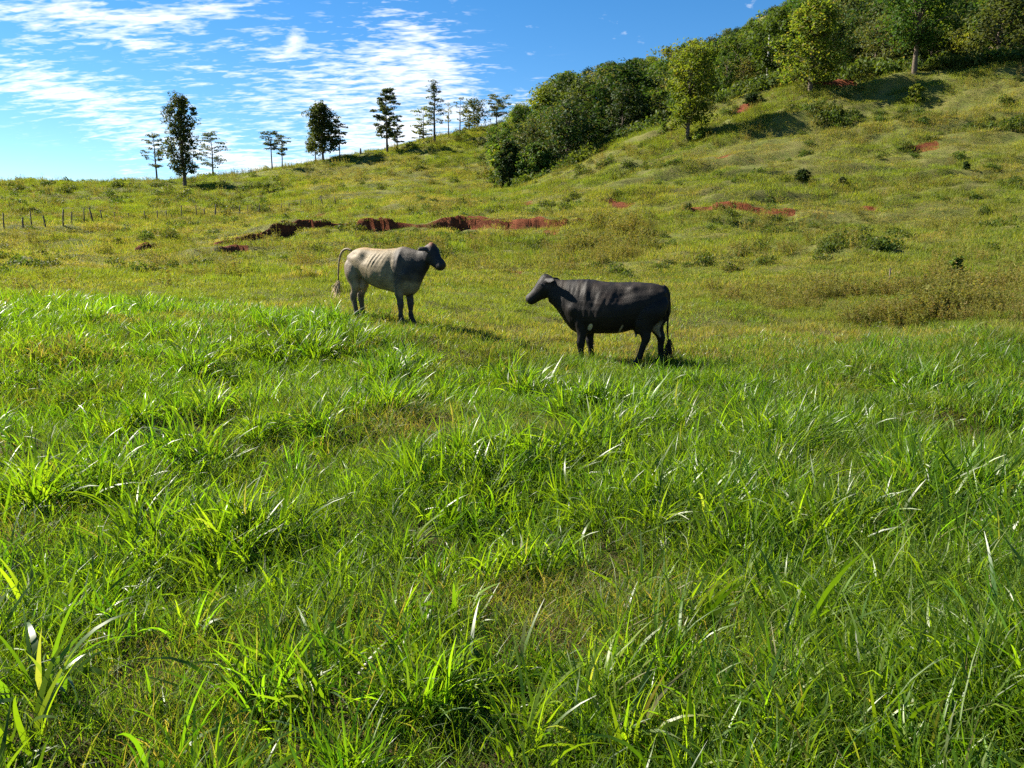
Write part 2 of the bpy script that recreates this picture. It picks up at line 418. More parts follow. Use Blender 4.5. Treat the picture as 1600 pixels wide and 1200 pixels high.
def gn_group(coll):
    ng = bpy.data.node_groups.new('scatter_' + coll, 'GeometryNodeTree')
    ng.interface.new_socket('Geometry', in_out='INPUT', socket_type='NodeSocketGeometry')
    ng.interface.new_socket('Geometry', in_out='OUTPUT', socket_type='NodeSocketGeometry')
    N, L = ng.nodes, ng.links
    gi, go = N.new('NodeGroupInput'), N.new('NodeGroupOutput')
    ci = N.new('GeometryNodeCollectionInfo'); ci.inputs[0].default_value = SRC[coll]; ci.inputs[1].default_value = True; ci.inputs[2].default_value = True
    ip = N.new('GeometryNodeInstanceOnPoints'); ip.inputs['Pick Instance'].default_value = True
    def na(n, t):
        a = N.new('GeometryNodeInputNamedAttribute'); a.data_type = t; a.inputs[0].default_value = n
        return a.outputs[0]
    L.new(gi.outputs[0], ip.inputs['Points']); L.new(ci.outputs[0], ip.inputs['Instance'])
    L.new(na('pick', 'INT'), ip.inputs['Instance Index'])
    er = N.new('FunctionNodeEulerToRotation'); L.new(na('rot', 'FLOAT_VECTOR'), er.inputs[0]); L.new(er.outputs[0], ip.inputs['Rotation'])
    L.new(na('size', 'FLOAT_VECTOR'), ip.inputs['Scale'])
    L.new(ip.outputs[0], go.inputs[0])
    return ng

def scatter(name, coll, x, y, size, dry, rng, label, cat, tilt=.12, zoff=0.0, zs=None):
    n = len(x); z, bare = terrain(x, y)
    me = bpy.data.meshes.new(name)
    me.vertices.add(n); me.vertices.foreach_set('co', np.stack([x, y, z + zoff], -1).astype(np.float32).ravel())
    a = me.attributes.new('pick', 'INT', 'POINT'); a.data.foreach_set('value', rng.integers(0, len(SRC[coll].objects), n).astype(np.int32))
    # follow the slope
    e = .25; zx = (terrain(x + e, y)[0] - terrain(x - e, y)[0]) / (2 * e); zy = (terrain(x, y + e)[0] - terrain(x, y - e)[0]) / (2 * e)
    zx = np.clip(zx, -.9, .9); zy = np.clip(zy, -.9, .9)
    rot = np.zeros((n, 3)); yaw = rng.random(n) * 2 * np.pi
    # normal tilt, then yaw about the normal
    for i in range(n):
        nrm = Vector((-zx[i] * .8 + rng.normal(0, tilt), -zy[i] * .8 + rng.normal(0, tilt), 1)).normalized()
        q = Vector((0, 0, 1)).rotation_difference(nrm) @ Euler((0, 0, yaw[i])).to_quaternion()
        rot[i] = q.to_euler()
    a = me.attributes.new('rot', 'FLOAT_VECTOR', 'POINT'); a.data.foreach_set('vector', rot.astype(np.float32).ravel())
    s3 = np.stack([size, size, size * (1 if zs is None else zs)], -1)
    a = me.attributes.new('size', 'FLOAT_VECTOR', 'POINT'); a.data.foreach_set('vector', s3.astype(np.float32).ravel())
    a = me.attributes.new('dry', 'FLOAT', 'POINT'); a.data.foreach_set('value', np.asarray(dry, np.float32))
    o = link(bpy.data.objects.new(name, me))
    m = o.modifiers.new('scatter', 'NODES'); m.node_group = gn_group(coll)
    tag(o, label, cat, kind='stuff')
    return o

def polar(n, r0, r1, azd, rng, p=2.0):
    """points between two distances; p=2 even over the ground, 0 even over log distance"""
    u = rng.random(n)
    r = np.exp(np.log(r0) + u * (np.log(r1) - np.log(r0))) if p == 0 else (r0 ** p + u * (r1 ** p - r0 ** p)) ** (1 / p)
    a = R(azd) * (2 * rng.random(n) - 1)
    return r * np.sin(a), r * np.cos(a), r

def lush(x, y):
    """where the tall green grass stands (0 to 1)"""
    return np.clip(.54 + 2.0 * fbm(x / 1.5 + 9, y / 1.3, 71, 3), 0, 1)
def edge_r(az):
    """distance at which the lush foreground gives way to grazed pasture"""
    return np.interp(np.degrees(az), [-40, -28, -16, -10, -4, 2, 8, 20, 40], [18.5, 17.5, 14, 11.0, 10.0, 9.6, 9.3, 10.0, 11.5])

M_TURF = leafy('turf_blades', (.024, .060, .005), (.118, .182, .014), (.19, .15, .07), (2.0, 2.0, .5), tf=.50, rough=.5, spec=.35)
M_TALL = leafy('tall_blades', (.026, .070, .004), (.125, .205, .012), (.19, .165, .08), (2.1, 2.1, .5), tf=.52, rough=.40, spec=.5)
M_PAST = leafy('pasture_blades', (.080, .118, .013), (.160, .188, .026), (.24, .19, .068), (1.7, 1.65, .55), tf=.48, rough=.6, spec=.2)
M_WEED = leafy('weed_leaves', (.085, .105, .020), (.16, .160, .036), (.20, .145, .055), (1.6, 1.5, .6), tf=.42, rough=.65, spec=.15)
M_SCRUB = leafy('scrub_leaves', (.032, .060, .010), (.080, .112, .018), (.14, .12, .04), (1.6, 1.5, .6), tf=.42, rough=.6, spec=.15)

def build_grass():
    rng = np.random.default_rng(5)
    for i in range(7): source('turf', i, *blades(170, .34, .08, .29, .0052, 3, rng, (.05, .8), (.3, 1.6)), M_TURF)
    for i in range(7): source('tallgrass', i, *blades(40, .14, .16, .46, .0135, 6, rng, (.02, .55), (.35, 1.9), True), M_TALL)
    for i in range(5): source('broadgrass', i, *blades(20, .12, .22, .52, .022, 7, rng, (.05, .6), (.5, 2.2), True), M_TALL)
    for i in range(6): source('midgrass', i, *blades(190, .5, .08, .27, .0105, 3, rng, (.05, .7), (.3, 1.4)), M_TALL)
    for i in range(6): source('midturf', i, *blades(260, .5, .05, .15, .0085, 2, rng, (.1, .9), (.3, 1.3)), M_PAST)
    for i in range(6): source('pasture', i, *blades(420, 1.1, .08, .30, .020, 2, rng, (.1, .8), (.3, 1.2)), M_PAST)
    # weeds: stalks with small leaves
    for i in range(5):
        Vs, Fs, Ts, o = [], [], [], 0
        for k in range(13):
            h = rng.uniform(.35, .85); a = rng.random() * 6.28; rr = .42 * math.sqrt(rng.random()); bx, by = rr * math.cos(a), rr * math.sin(a)
            lx, ly = rng.normal(0, .14), rng.normal(0, .14)
            for j in range(24):
                t = rng.uniform(.12, 1); c = np.array([bx + lx * t * h, by + ly * t * h, h * t])
                d = rng.normal(0, 1, 3); d[2] = abs(d[2]) * .7; d /= np.linalg.norm(d); e = np.cross(d, rng.normal(0, 1, 3)); e /= np.linalg.norm(e) + 1e-6
                ln, w = rng.uniform(.045, .12), rng.uniform(.014, .034)
                Vs += [c, c + d * ln * .5 + e * w * .5, c + d * ln, c + d * ln * .5 - e * w * .5]; Fs.append([o, o + 1, o + 2, o + 3]); Ts += [rng.random()] * 4; o += 4
            s = .006
            Vs += [np.array([bx - s, by, -.03]), np.array([bx + s, by, -.03]), np.array([bx + lx * h + s * .4, by + ly * h, h]), np.array([bx + lx * h - s * .4, by + ly * h, h])]
            Fs.append([o, o + 1, o + 2, o + 3]); Ts += [.97] * 4; o += 4
        source('weeds', i, np.array(Vs), np.array(Fs), np.array(Ts), M_WEED)
    # low scrub: leafy humps
    for i in range(5):
        n = 330; c = rng.normal(0, 1, (n, 3)); c /= np.linalg.norm(c, axis=1)[:, None]; c *= (rng.random(n) ** .4)[:, None]
        c[:, 2] = np.abs(c[:, 2]) * .55 * (1 + .4 * np.sin(c[:, 0] * 4 + i)); c[:, :2] *= .75
        d = rng.normal(0, 1, (n, 3)); d /= np.linalg.norm(d, axis=1)[:, None]; e = np.cross(d, rng.normal(0, 1, (n, 3))); e /= np.linalg.norm(e, axis=1)[:, None]
        s = rng.uniform(.05, .13, n)[:, None]
        V = np.stack([c - d * s, c + e * s * .45, c + d * s, c - e * s * .45], 1).reshape(-1, 3)
        F = np.arange(n * 4).reshape(-1, 4)
        source('scrub', i, V, F, np.repeat(rng.random(n), 4), M_SCRUB)

    # --- foreground
    x, y, r = polar(2500, 1.0, 13.0, 46, rng, 1.25); lu = lush(x, y); b = terrain(x, y)[1]
    k = (rng.random(len(x)) > b * 1.2) & (r < edge_r(np.arctan2(x, y)) + 2); x, y, r, lu = x[k], y[k], r[k], lu[k]
    dry = np.clip(.16 - .24 * lu + fbm(x / 1.1, y / 1.1, 77, 2) * .5, 0, .6)
    scatter('short_grass', 'turf', x, y, rng.uniform(.7, 1.15, len(x)) * (.75 + .5 * lu), dry, rng, 'fine short green grass matted over the foreground', 'grass', .15)
    x, y, r = polar(4800, 1.2, 19.5, 46, rng, 1.25); lu = lush(x, y); b = terrain(x, y)[1]
    k = (rng.random(len(x)) < .06 + 1.25 * lu ** 2.2) & (b < .3) & (r < edge_r(np.arctan2(x, y)) + rng.normal(-.6, 1.2, len(x))); x, y, r, lu = x[k], y[k], r[k], lu[k]
    fade = np.clip((edge_r(np.arctan2(x, y)) - r) / 3.0, 0, 1) * .45 + .55; lu = lu * fade
    tx, ty, tr_ = polar(620, 1.7, 18.5, 45, rng, 1.35); kk = (tr_ < edge_r(np.arctan2(tx, ty)) - .3) & (rng.random(len(tx)) < .25 + lush(tx, ty)); tx, ty, tr_ = tx[kk], ty[kk], tr_[kk]
    ts = rng.uniform(.65, 1.3, len(tx)) * np.interp(tr_, [1.7, 5], [.7, 1.0]); m = 9
    cx_ = np.repeat(tx, m) + rng.normal(0, .15, len(tx) * m) * np.repeat(ts, m); cy_ = np.repeat(ty, m) + rng.normal(0, .15, len(tx) * m) * np.repeat(ts, m); cl = np.repeat(ts, m)
    sz = rng.uniform(.45, .85, len(x)) * (.45 + .55 * lu) * np.interp(r, [2, 6], [.72, 1.0]); dr = np.clip(.07 - .08 * lu + fbm(x, y, 79, 2) * .15, 0, .3)
    kb = terrain(cx_, cy_)[1] < .3; cx_, cy_, cl = cx_[kb], cy_[kb], cl[kb]
    x, y = np.concatenate([x, cx_]), np.concatenate([y, cy_]); sz = np.concatenate([sz, cl * rng.uniform(.75, 1.1, len(cl))]); dr = np.concatenate([dr, np.clip(rng.normal(.02, .04, len(cl)), 0, .2)])
    scatter('tall_grass', 'tallgrass', x, y, sz, dr, rng, 'long bright green grass blades in thick tussocks', 'grass', .2)
    x, y, r = polar(900, 1.7, 14, 44, rng, 1.2); az = np.degrees(np.arctan2(x, y)); b = terrain(x, y)[1]
    k = (rng.random(len(x)) < np.where((az > 8) & (r < 5) | (az < -20) & (r < 8), .95, .28)) & (b < .3) & (r < edge_r(R(1) * az) - .5); x, y = x[k], y[k]
    scatter('broad_grass', 'broadgrass', x, y, rng.uniform(.4, .8, len(x)), np.clip(rng.normal(.03, .06, len(x)), 0, .3), rng, 'broad arching grass blades standing out of the foreground', 'grass', .3)
    x, y, r = polar(70, 2.2, 11, 44, rng, 1.5)
    scatter('broadleaf_weeds', 'scrub', x, y, rng.uniform(.11, .2, len(x)), np.clip(rng.normal(.05, .1, len(x)), 0, .3), rng, 'small broad-leaved weeds among the foreground grass', 'weeds', .2)
    # --- middle distance
    x, y, r = polar(5200, 8.0, 27, 46, rng, 1.6); az = np.arctan2(x, y); er = edge_r(az); g = sstep(-6.5, 2.0, er - r); b = terrain(x, y)[1]
    k = (rng.random(len(x)) < .22 + .78 * g) & (b < .35); x2, y2, g2, r2 = x[k], y[k], g[k], r[k]
    pat = lush(x2 * .6, y2 * .6)
    k = rng.random(len(x2)) < .25 + pat; x2, y2, g2, r2, pat = x2[k], y2[k], g2[k], r2[k], pat[k]
    scatter('meadow_grass', 'midgrass', x2, y2, rng.uniform(.6, 1.05, len(x2)) * (.55 + .3 * g2 + .25 * pat), np.clip(.30 - .34 * g2 - .16 * pat, 0, .5), rng, 'bright green meadow grass around the cattle', 'grass', .12)
    x, y, r = polar(6500, 8.5, 34, 46, rng, 1.7); b = terrain(x, y)[1]; k = (b < .4); x, y, r = x[k], y[k], r[k]
    dry = np.clip(.16 + fbm(x / 3, y / 2.2, 83, 3) * .7, 0, .7)
    scatter('grazed_turf', 'midturf', x, y, rng.uniform(.8, 1.25, len(x)), dry, rng, 'grazed yellow-green turf behind and beside the cattle', 'grass', .1)
    # --- hillside
    x, y, r = polar(20000, 24, 172, 47, rng, 1.25); b = terrain(x, y)[1]
    k = rng.random(len(x)) > b * 1.6; x, y, r = x[k], y[k], r[k]; az = np.degrees(np.arctan2(x, y))
    vig = np.clip(.5 + 1.4 * fbm(x / 9, y / 5, 91, 3), 0, 1)
    grn = np.clip(vig - .2, 0, 1) * .4 + sstep(-12, -26, az) * sstep(85, 110, r) * .5
    dry = np.clip(.28 - grn + fbm(x / 7, y / 3.5, 93, 3) * .65, 0, .75)
    scatter('hill_grass', 'pasture', x, y, rng.uniform(.7, 1.2, len(x)) * np.interp(r, [24, 60, 170], [.75, 1, 1.5]), dry, rng, 'olive green pasture grass covering the hillside', 'grass', .1, zs=.55 + .95 * vig)
    # --- weed belts
    xs, ys, ss = [], [], []
    def belt(n, poly_top, poly_bot, smin, smax):
        for _ in range(n):
            t = rng.random(); px = poly_top[0][0] + t * (poly_top[-1][0] - poly_top[0][0])
            ty = np.interp(px, *zip(*poly_top)); by = np.interp(px, *zip(*poly_bot)); py = ty + (by - ty) * rng.random()
            az, rr = _flat_hit(px, py); xs.append(rr * math.sin(az)); ys.append(rr * math.cos(az)); ss.append(rng.uniform(smin, smax))
    belt(2100, [(1040, 470), (1250, 446), (1400, 440), (1700, 430)], [(1040, 500), (1250, 502), (1400, 503), (1700, 503)], .3, .68)
    belt(560, [(560, 376), (720, 372), (900, 370), (1000, 385)], [(560, 440), (720, 428), (900, 425), (1000, 410)], .5, 1.0)
    belt(170, [(880, 365), (1020, 350)], [(880, 392), (1020, 396)], .8, 1.4)
    belt(200, [(0, 350), (500, 325)], [(0, 362), (500, 345)], .5, 1.1)
    xs, ys, ss = np.array(xs), np.array(ys), np.array(ss); wn = fbm(xs / 2.4, ys / 1.8, 95, 3); wk = rng.random(len(xs)) < .38 + 1.7 * wn
    xs, ys, ss = xs[wk], ys[wk], ss[wk] * np.clip(.85 + .9 * wn[wk], .4, 1.3)
    scatter('weeds', 'weeds', xs, ys, ss, np.clip(rng.normal(.2, .15, len(xs)), 0, .6), rng, 'brownish knee-high weeds in belts across the pasture', 'weeds', .1)
    x, y, r = polar(6500, 24, 165, 46, rng, 1.2); nn = fbm(x / 6, y / 3.5, 97, 3); b = terrain(x, y)[1]
    k = (nn > .04) & (b < .3); x, y, r = x[k], y[k], r[k]
    scatter('hill_weeds', 'weeds', x, y, rng.uniform(.55, 1.15, len(x)) * np.interp(r, [24, 150], [.85, 1.6]), np.clip(rng.normal(.2, .15, len(x)), 0, .6), rng, 'dry rough weeds scattered over the hillside', 'weeds', .1)
    # low scrub on the hill and below the earth steps
    x, y, r = polar(5200, 30, 165, 46, rng, 1.1); nn = fbm(x / 4.5 + 3, y / 2.4, 101, 3); b = terrain(x, y)[1]
    k = (nn > .15) & (b < .3); x, y, r = x[k], y[k], r[k]
    xs, ys = list(x), list(y); ss = list(rng.uniform(.40, .95, len(x)) * np.interp(r, [30, 150], [.7, 1.6]))
    def sb(n, x0, x1, y0, y1, s0, s1):
        for _ in range(n):
            az, rr = _flat_hit(rng.uniform(x0, x1), rng.uniform(y0, y1)); xs.append(rr * math.sin(az)); ys.append(rr * math.cos(az)); ss.append(rng.uniform(s0, s1))
    sb(14, 1080, 1260, 344, 356, .3, .6); sb(60, 540, 900, 366, 385, .3, .7); sb(45, 540, 900, 340, 350, .25, .5); sb(25, 330, 550, 362, 388, .3, .6); sb(26, 1280, 1400, 398, 414, .4, .75); sb(34, 1230, 1340, 178, 196, .8, 1.3); sb(60, 0, 460, 283, 330, .8, 1.6); sb(30, 1500, 1600, 190, 205, .7, 1.3)
    sb(16, 1400, 1460, 165, 200, .5, 1.1); sb(10, 1000, 1060, 262, 268, .5, .8)
    scatter('low_scrub', 'scrub', np.array(xs), np.array(ys), np.array(ss), np.clip(rng.normal(.1, .1, len(xs)), 0, .4), rng, 'low dark scrub humps dotted over the hillside', 'scrub', .1)
build_grass()
M_TUFT = leafy('tuft_blades', (.040, .100, .006), (.105, .210, .014), (.19, .165, .08), (2.1, 2.1, .5), tf=.52, rough=.38, spec=.5, inst=False)
def tufts():
    for i, (px, py, n, lo, hi, w, label) in enumerate([
        (1245, 1010, 26, .25, .62, .022, 'large arching grass tuft with broad blades, bottom right of centre'),
        (1440, 880, 30, .25, .60, .017, 'tall upright grass tuft with narrow blades on the right'),
        (1080, 985, 14, .18, .42, .021, 'small grass tuft with a few wide blades left of the large arching tuft'),
        (1555, 1010, 22, .2, .5, .022, 'drooping broad-bladed grass tuft at the right edge'),
        (60, 1100, 24, .25, .55, .024, 'broad-bladed grass tuft in the bottom left corner'),
        (705, 960, 9, .2, .42, .02, 'sparse grass tuft with wide bright blades low in the middle'),
        (335, 720, 44, .25, .6, .014, 'thick fountain-like grass tussock left of centre'),
        (1200, 660, 34, .25, .5, .014, 'dense green grass tussock below the black cow to its right')]):
        rng = np.random.default_rng(900 + i); V, F, T = blades(n, .13, lo, hi, w, 8, rng, (.03, .55), (.5, 2.1), True)
        o = link(bpy.data.objects.new('grass_tuft', np_mesh('grass_tuft', V, F, M_TUFT, True, {'tint': T}))); o.location = hit(px, py); o.rotation_euler = (0, 0, i)
        tag(o, label, 'grass tuft', 'single grass tufts')
tufts()
#@@REST@@
# ------------------------------------------------------------------ trees
def tube(acc, pts, rad, sides=6):
    """tapered tube along a polyline into acc = [V, F]"""
    V, F = acc; o = len(V); pts = [np.asarray(p, float) for p in pts]
    for i, p in enumerate(pts):
        d = pts[min(i + 1, len(pts) - 1)] - pts[max(i - 1, 0)]; d = d / (np.linalg.norm(d) + 1e-9)
        a = np.cross(d, (0.3, .9, .2)); a /= np.linalg.norm(a) + 1e-9; b = np.cross(d, a)
        for k in range(sides):
            t = 2 * math.pi * k / sides; V.append(p + rad[i] * (a * math.cos(t) + b * math.sin(t)))
    for i in range(len(pts) - 1):
        for k in range(sides):
            k2 = (k + 1) % sides
            F.append([o + i * sides + k, o + i * sides + k2, o + (i + 1) * sides + k2, o + (i + 1) * sides + k])
def leaves_at(C, rx, rz, n, s, rng, up=.6):
    """n leaf quads round each cluster centre"""
    m = len(C); c = np.repeat(C, n, 0)
    g = rng.normal(0, 1, (m * n, 3)); g /= np.linalg.norm(g, axis=1)[:, None] + 1e-9; g *= (rng.random(m * n) ** .45)[:, None]
    R3 = np.stack([np.repeat(rx, n), np.repeat(rx, n), np.repeat(rz, n)], -1)
    c = c + g * R3
    nn = rng.normal(0, 1, (m * n, 3)); nn[:, 2] = np.abs(nn[:, 2]) + up; nn += g * .8; nn /= np.linalg.norm(nn, axis=1)[:, None]
    d = np.cross(nn, rng.normal(0, 1, (m * n, 3))); d /= np.linalg.norm(d, axis=1)[:, None] + 1e-9; e = np.cross(nn, d)
    ss = (s * rng.uniform(.6, 1.35, m * n))[:, None]
    V = np.stack([c - d * ss, c + e * ss * .48 - d * ss * .1, c + d * ss - nn * ss * .25, c - e * ss * .48 - d * ss * .1], 1).reshape(-1, 3)
    tint = np.repeat(np.clip(np.repeat(rng.random(m), n) * .75 + rng.random(m * n) * .25, 0, 1), 4)
    return V, np.arange(len(V)).reshape(-1, 4), tint
def bark_mat():
    b = NB('bark'); n = b.noise(9, 4, .7)
    return b.done(b.principled(b.mix(b.ramp(n, .35, .65), (.055, .042, .03), (.15, .12, .09)), .9, .1, b.bump(n, .7, .05)))
M_BARK = bark_mat()
LEAF = {
 'ridge': leafy('ridge_leaves', (.036, .062, .018), (.075, .105, .03), (.11, .10, .035), (1.6, 1.5, .6), tf=.36, inst=False, rough=.6, spec=.12),
 'pale': leafy('pale_leaves', (.08, .12, .025), (.14, .17, .04), (.18, .15, .05), (1.6, 1.5, .6), tf=.45, inst=False, rough=.6, spec=.12),
 'bright': leafy('bright_leaves', (.052, .108, .012), (.140, .188, .026), (.17, .15, .04), (1.7, 1.6, .6), tf=.46, inst=False, rough=.6, spec=.15),
 'wood': leafy('wood_leaves', (.018, .050, .010), (.072, .128, .020), (.12, .13, .035), (1.6, 1.5, .6), tf=.40, inst=False, rough=.6, spec=.12),
 'dark': leafy('dark_leaves', (.011, .032, .009), (.040, .076, .016), (.08, .08, .028), (1.5, 1.4, .6), tf=.34, inst=False, rough=.6, spec=.12),
 'olive': leafy('olive_leaves', (.05, .082, .024), (.095, .12, .038), (.16, .14, .055), (1.6, 1.5, .6), tf=.40, inst=False, rough=.6, spec=.12),
}
PROF = {
 'column': lambda t: .62 + .38 * math.sin(math.pi * min(1, t * 1.05)) if t < .9 else .62 * (1.0 - (t - .9) / .1 * .6),
 'round': lambda t: math.sqrt(max(.02, 1 - (2 * t - 1) ** 2)),
 'umbrella': lambda t: .45 + .55 * t if t < .8 else 1.0 - (t - .8) * 1.6,
 'dome': lambda t: 1.0 if t < .35 else math.sqrt(max(.02, 1 - ((t - .35) / .65) ** 2)),
 'cone': lambda t: max(.18, 1.05 - t * .85),
 'vase': lambda t: .35 + .75 * t if t < .75 else .9 - (t - .75) * 2.2,
}
def tree_meshes(seed, H, Wd, cb, prof, style, leaf, nlevel=9, per=3, n=44, ls=.16, trunk=None, lean=0.0):
    rng = np.random.default_rng(seed); P = PROF[prof]; acc = [[], []]
    tr = trunk or H * .018
    top = H * .96; wob = [np.array([rng.normal(0, .012) * H * t + lean * H * t * t, rng.normal(0, .012) * H * t, z]) for t, z in ((t, t * top) for t in np.linspace(0, 1, 7))]
    wob[0] = np.array([0, 0, -.5]); tube(acc, wob, [tr * 1.35, tr, tr * .9, tr * .75, tr * .55, tr * .35, tr * .1], 7)
    def axis(z):
        t = np.clip(z / top, 0, 1) * 6; i = int(min(5, t)); return wob[i] * (1 - (t - i)) + wob[i + 1] * (t - i)
    C, RX, RZ = [], [], []
    if style == 'tier':
        for l in range(nlevel):
            t = (l + .5 + rng.uniform(-.3, .3)) / nlevel; z0 = H * (cb + (1 - cb) * t) ; a0 = rng.random() * 6.28
            for k in range(per):
                a = a0 + k * 6.283 / per + rng.normal(0, .35); ln = Wd * .5 * P(t) * rng.uniform(.45, 1.12)
                s = axis(z0 * .94); tip = np.array([s[0] + ln * math.cos(a), s[1] + ln * math.sin(a), min(H, z0 + ln * rng.uniform(-.05, .35))])
                mid = (s + tip) / 2 + np.array([0, 0, ln * .12])
                tube(acc, [s, mid, tip], [tr * .3 * (1 - t * .5), tr * .18, tr * .06], 4)
                for f in (.55, .85, 1.05):
                    if rng.random() < .82:
                        C.append(s * (1 - f) + tip * f + np.array([rng.normal(0, .1), rng.normal(0, .1), rng.normal(0, .08)]) * Wd * .3)
                        RX.append(Wd * rng.uniform(.10, .19)); RZ.append(H * rng.uniform(.012, .03))
        C.append(np.array([wob[-1][0], wob[-1][1], H * .98])); RX.append(Wd * .14); RZ.append(H * .03)
    else:
        k = nlevel * per
        for q in range(k):
            t = (q + rng.random()) / k; a = q * 2.4 + rng.normal(0, .4); rr = Wd * .5 * P(t) * (rng.uniform(.30, 1.0) ** .6) * .84 * (1 + .15 * math.sin(3 * a + seed)) * (.92 + 1.0 * float(vnoise(np.array(a * 1.1), np.array(t * 6.0), seed)))
            z = H * (cb + (1 - cb) * t) * .97; s = axis(z * rng.uniform(.62, .85)); tip = np.array([axis(z)[0] + rr * math.cos(a), axis(z)[1] + rr * math.sin(a), z])
            if q % 2 == 0: tube(acc, [s, (s + tip) / 2 + np.array([0, 0, .06 * Wd]), tip], [tr * .4, tr * .22, tr * .06], 4)
            C.append(tip); q_ = rng.uniform(.10, .22); RX.append(Wd * q_); RZ.append(Wd * q_ * rng.uniform(.55, .8))
    V, F, T = leaves_at(np.array(C), np.array(RX), np.array(RZ), n, ls, rng)
    V[:, 2] = np.maximum(V[:, 2], .12 * H if cb > .15 else .05)
    return np_mesh('trunk', np.array(acc[0]), np.array(acc[1]), M_BARK), np_mesh('crown', V, F, LEAF[leaf], False, {'tint': T})
def plant_tree(name, loc, tm, cm, label, cat='tree', group=None, rz=0, sc=(1, 1, 1)):
    r = empty(name, loc, rz); r.scale = sc
    link(bpy.data.objects.new('trunk', tm), r); link(bpy.data.objects.new('crown', cm), r)
    return tag(r, label, cat, group)
RG = 'trees along the skyline ridge'
def ridge_tree(seed, px, yb, yt, wpx, name, label, cb=.3, prof='column', style='tier', leaf='ridge', nlevel=10, per=3, n=40, ls=.17, r=None, group=RG, trunk=None, lean=0):
    p = hit(px, yb) if r is None else at(px, r, yb)
    d = math.hypot(p.x, p.y); H = (yb - yt) / FPX * d * (1.02 if style == 'tier' else .90); Wd = wpx / FPX * d
    p.z -= .05
    plant_tree(name, p, *tree_meshes(seed, H, Wd, cb, prof, style, leaf, nlevel, per, n, ls, trunk, lean), label, 'tree', group, seed * 1.3)

ridge_tree(1, 245, 279, 217, 30, 'slender_tree', 'thin sparse tree with a bare lower trunk at the left end of the ridge', .28, 'round', nlevel=8, n=26, ls=.15)
ridge_tree(2, 289, 293, 154, 50, 'tall_tree', 'tallest dense columnar tree on the left part of the ridge', .17, 'column', 'dense', nlevel=22, per=4, n=75, ls=.2)
ridge_tree(3, 333, 273, 214, 40, 'slender_tree', 'feathery small tree just right of the tallest ridge tree', .2, 'round', nlevel=9, n=30, ls=.15)
ridge_tree(4, 425, 260, 208, 32, 'umbrella_tree', 'small flat-topped tree with bare trunk, left one of a close pair', .5, 'umbrella', nlevel=6, n=30, ls=.15)
ridge_tree(5, 441, 257, 211, 26, 'umbrella_tree', 'small drooping tree, right one of a close pair on the ridge', .35, 'umbrella', nlevel=6, n=26, ls=.15, lean=.03)
ridge_tree(6, 505, 251, 160, 52, 'broad_tree', 'broad dark dense tree with thick trunk at mid ridge', .2, 'dome', 'dense', nlevel=22, per=4, n=70, ls=.24)
ridge_tree(7, 493, 252, 203, 22, 'slender_tree', 'slim trunk tree tucked against the left side of the broad dark tree', .3, 'column', nlevel=6, n=30, ls=.15)
ridge_tree(8, 531, 247, 200, 30, 'slender_tree', 'small loose tree just right of the broad dark tree', .4, 'umbrella', nlevel=7, n=28, ls=.15)
ridge_tree(9, 605, 238, 150, 38, 'tall_tree', 'tall irregular tree with stacked leaf clumps right of the broad dark tree', .22, 'column', nlevel=13, n=44, ls=.2)
ridge_tree(10, 621, 233, 186, 26, 'slender_tree', 'short leafy tree leaning at the foot of the irregular tall tree', .15, 'round', nlevel=7, n=34, ls=.16)
ridge_tree(11, 679, 223, 135, 34, 'tall_tree', 'very tall feathery tree with open layered crown and long bare trunk', .3, 'cone', nlevel=12, n=24, ls=.15)
ridge_tree(12, 662, 220, 172, 36, 'pale_tree', 'pale green thin-leaved tree beside the tall feathery one', .15, 'round', nlevel=7, n=26, ls=.15, leaf='pale')
ridge_tree(13, 701, 216, 166, 20, 'slender_tree', 'nearly leafless thin tree right of the tall feathery tree', .4, 'column', nlevel=6, per=2, n=10, ls=.12, leaf='pale')
ridge_tree(14, 719, 210, 158, 16, 'slender_tree', 'bare pole-like tree before the round dark ridge tree', .35, 'column', nlevel=6, per=2, n=14, ls=.13)
ridge_tree(15, 741, 204, 154, 44, 'round_tree', 'round dark tree with short trunk near the top of the ridge', .22, 'dome', 'dense', nlevel=13, per=3, n=50, ls=.2)
ridge_tree(16, 776, 196, 154, 42, 'round_tree', 'open flat-crowned tree at the top end of the ridge by the wood', .3, 'umbrella', nlevel=8, n=34, ls=.17)
ridge_tree(40, 656, 222, 198, 22, 'small_tree', 'low pale bushy tree at the foot of the pale thin-leaved tree', .2, 'dome', nlevel=5, n=26, ls=.14, leaf='pale')
ridge_tree(41, 733, 207, 176, 22, 'small_tree', 'low yellowish tree between the bare pole tree and the round dark tree', .2, 'dome', nlevel=5, n=26, ls=.14, leaf='pale')
G2 = 'lone trees on the upper pasture'
ridge_tree(17, 1074, 217, 74, 78, 'pasture_tree', 'tall leafy yellow-green tree alone on the slope in front of the wood', .18, 'column', nlevel=24, per=4, n=70, ls=.18, leaf='bright', group=G2, style='dense', trunk=.2)
ridge_tree(18, 1266, 143, 8, 82, 'pasture_tree', 'dense green tree with dark trunk beside the utility pole', .14, 'dome', 'dense', nlevel=26, per=4, n=80, ls=.19, leaf='bright', group=G2, trunk=.24)
ridge_tree(19, 1428, 114, -34, 100, 'pasture_tree', 'tall tree with straight pale trunk at the edge of the wood', .28, 'round', 'dense', nlevel=22, per=4, n=70, ls=.2, leaf='wood', group=G2, trunk=.24)

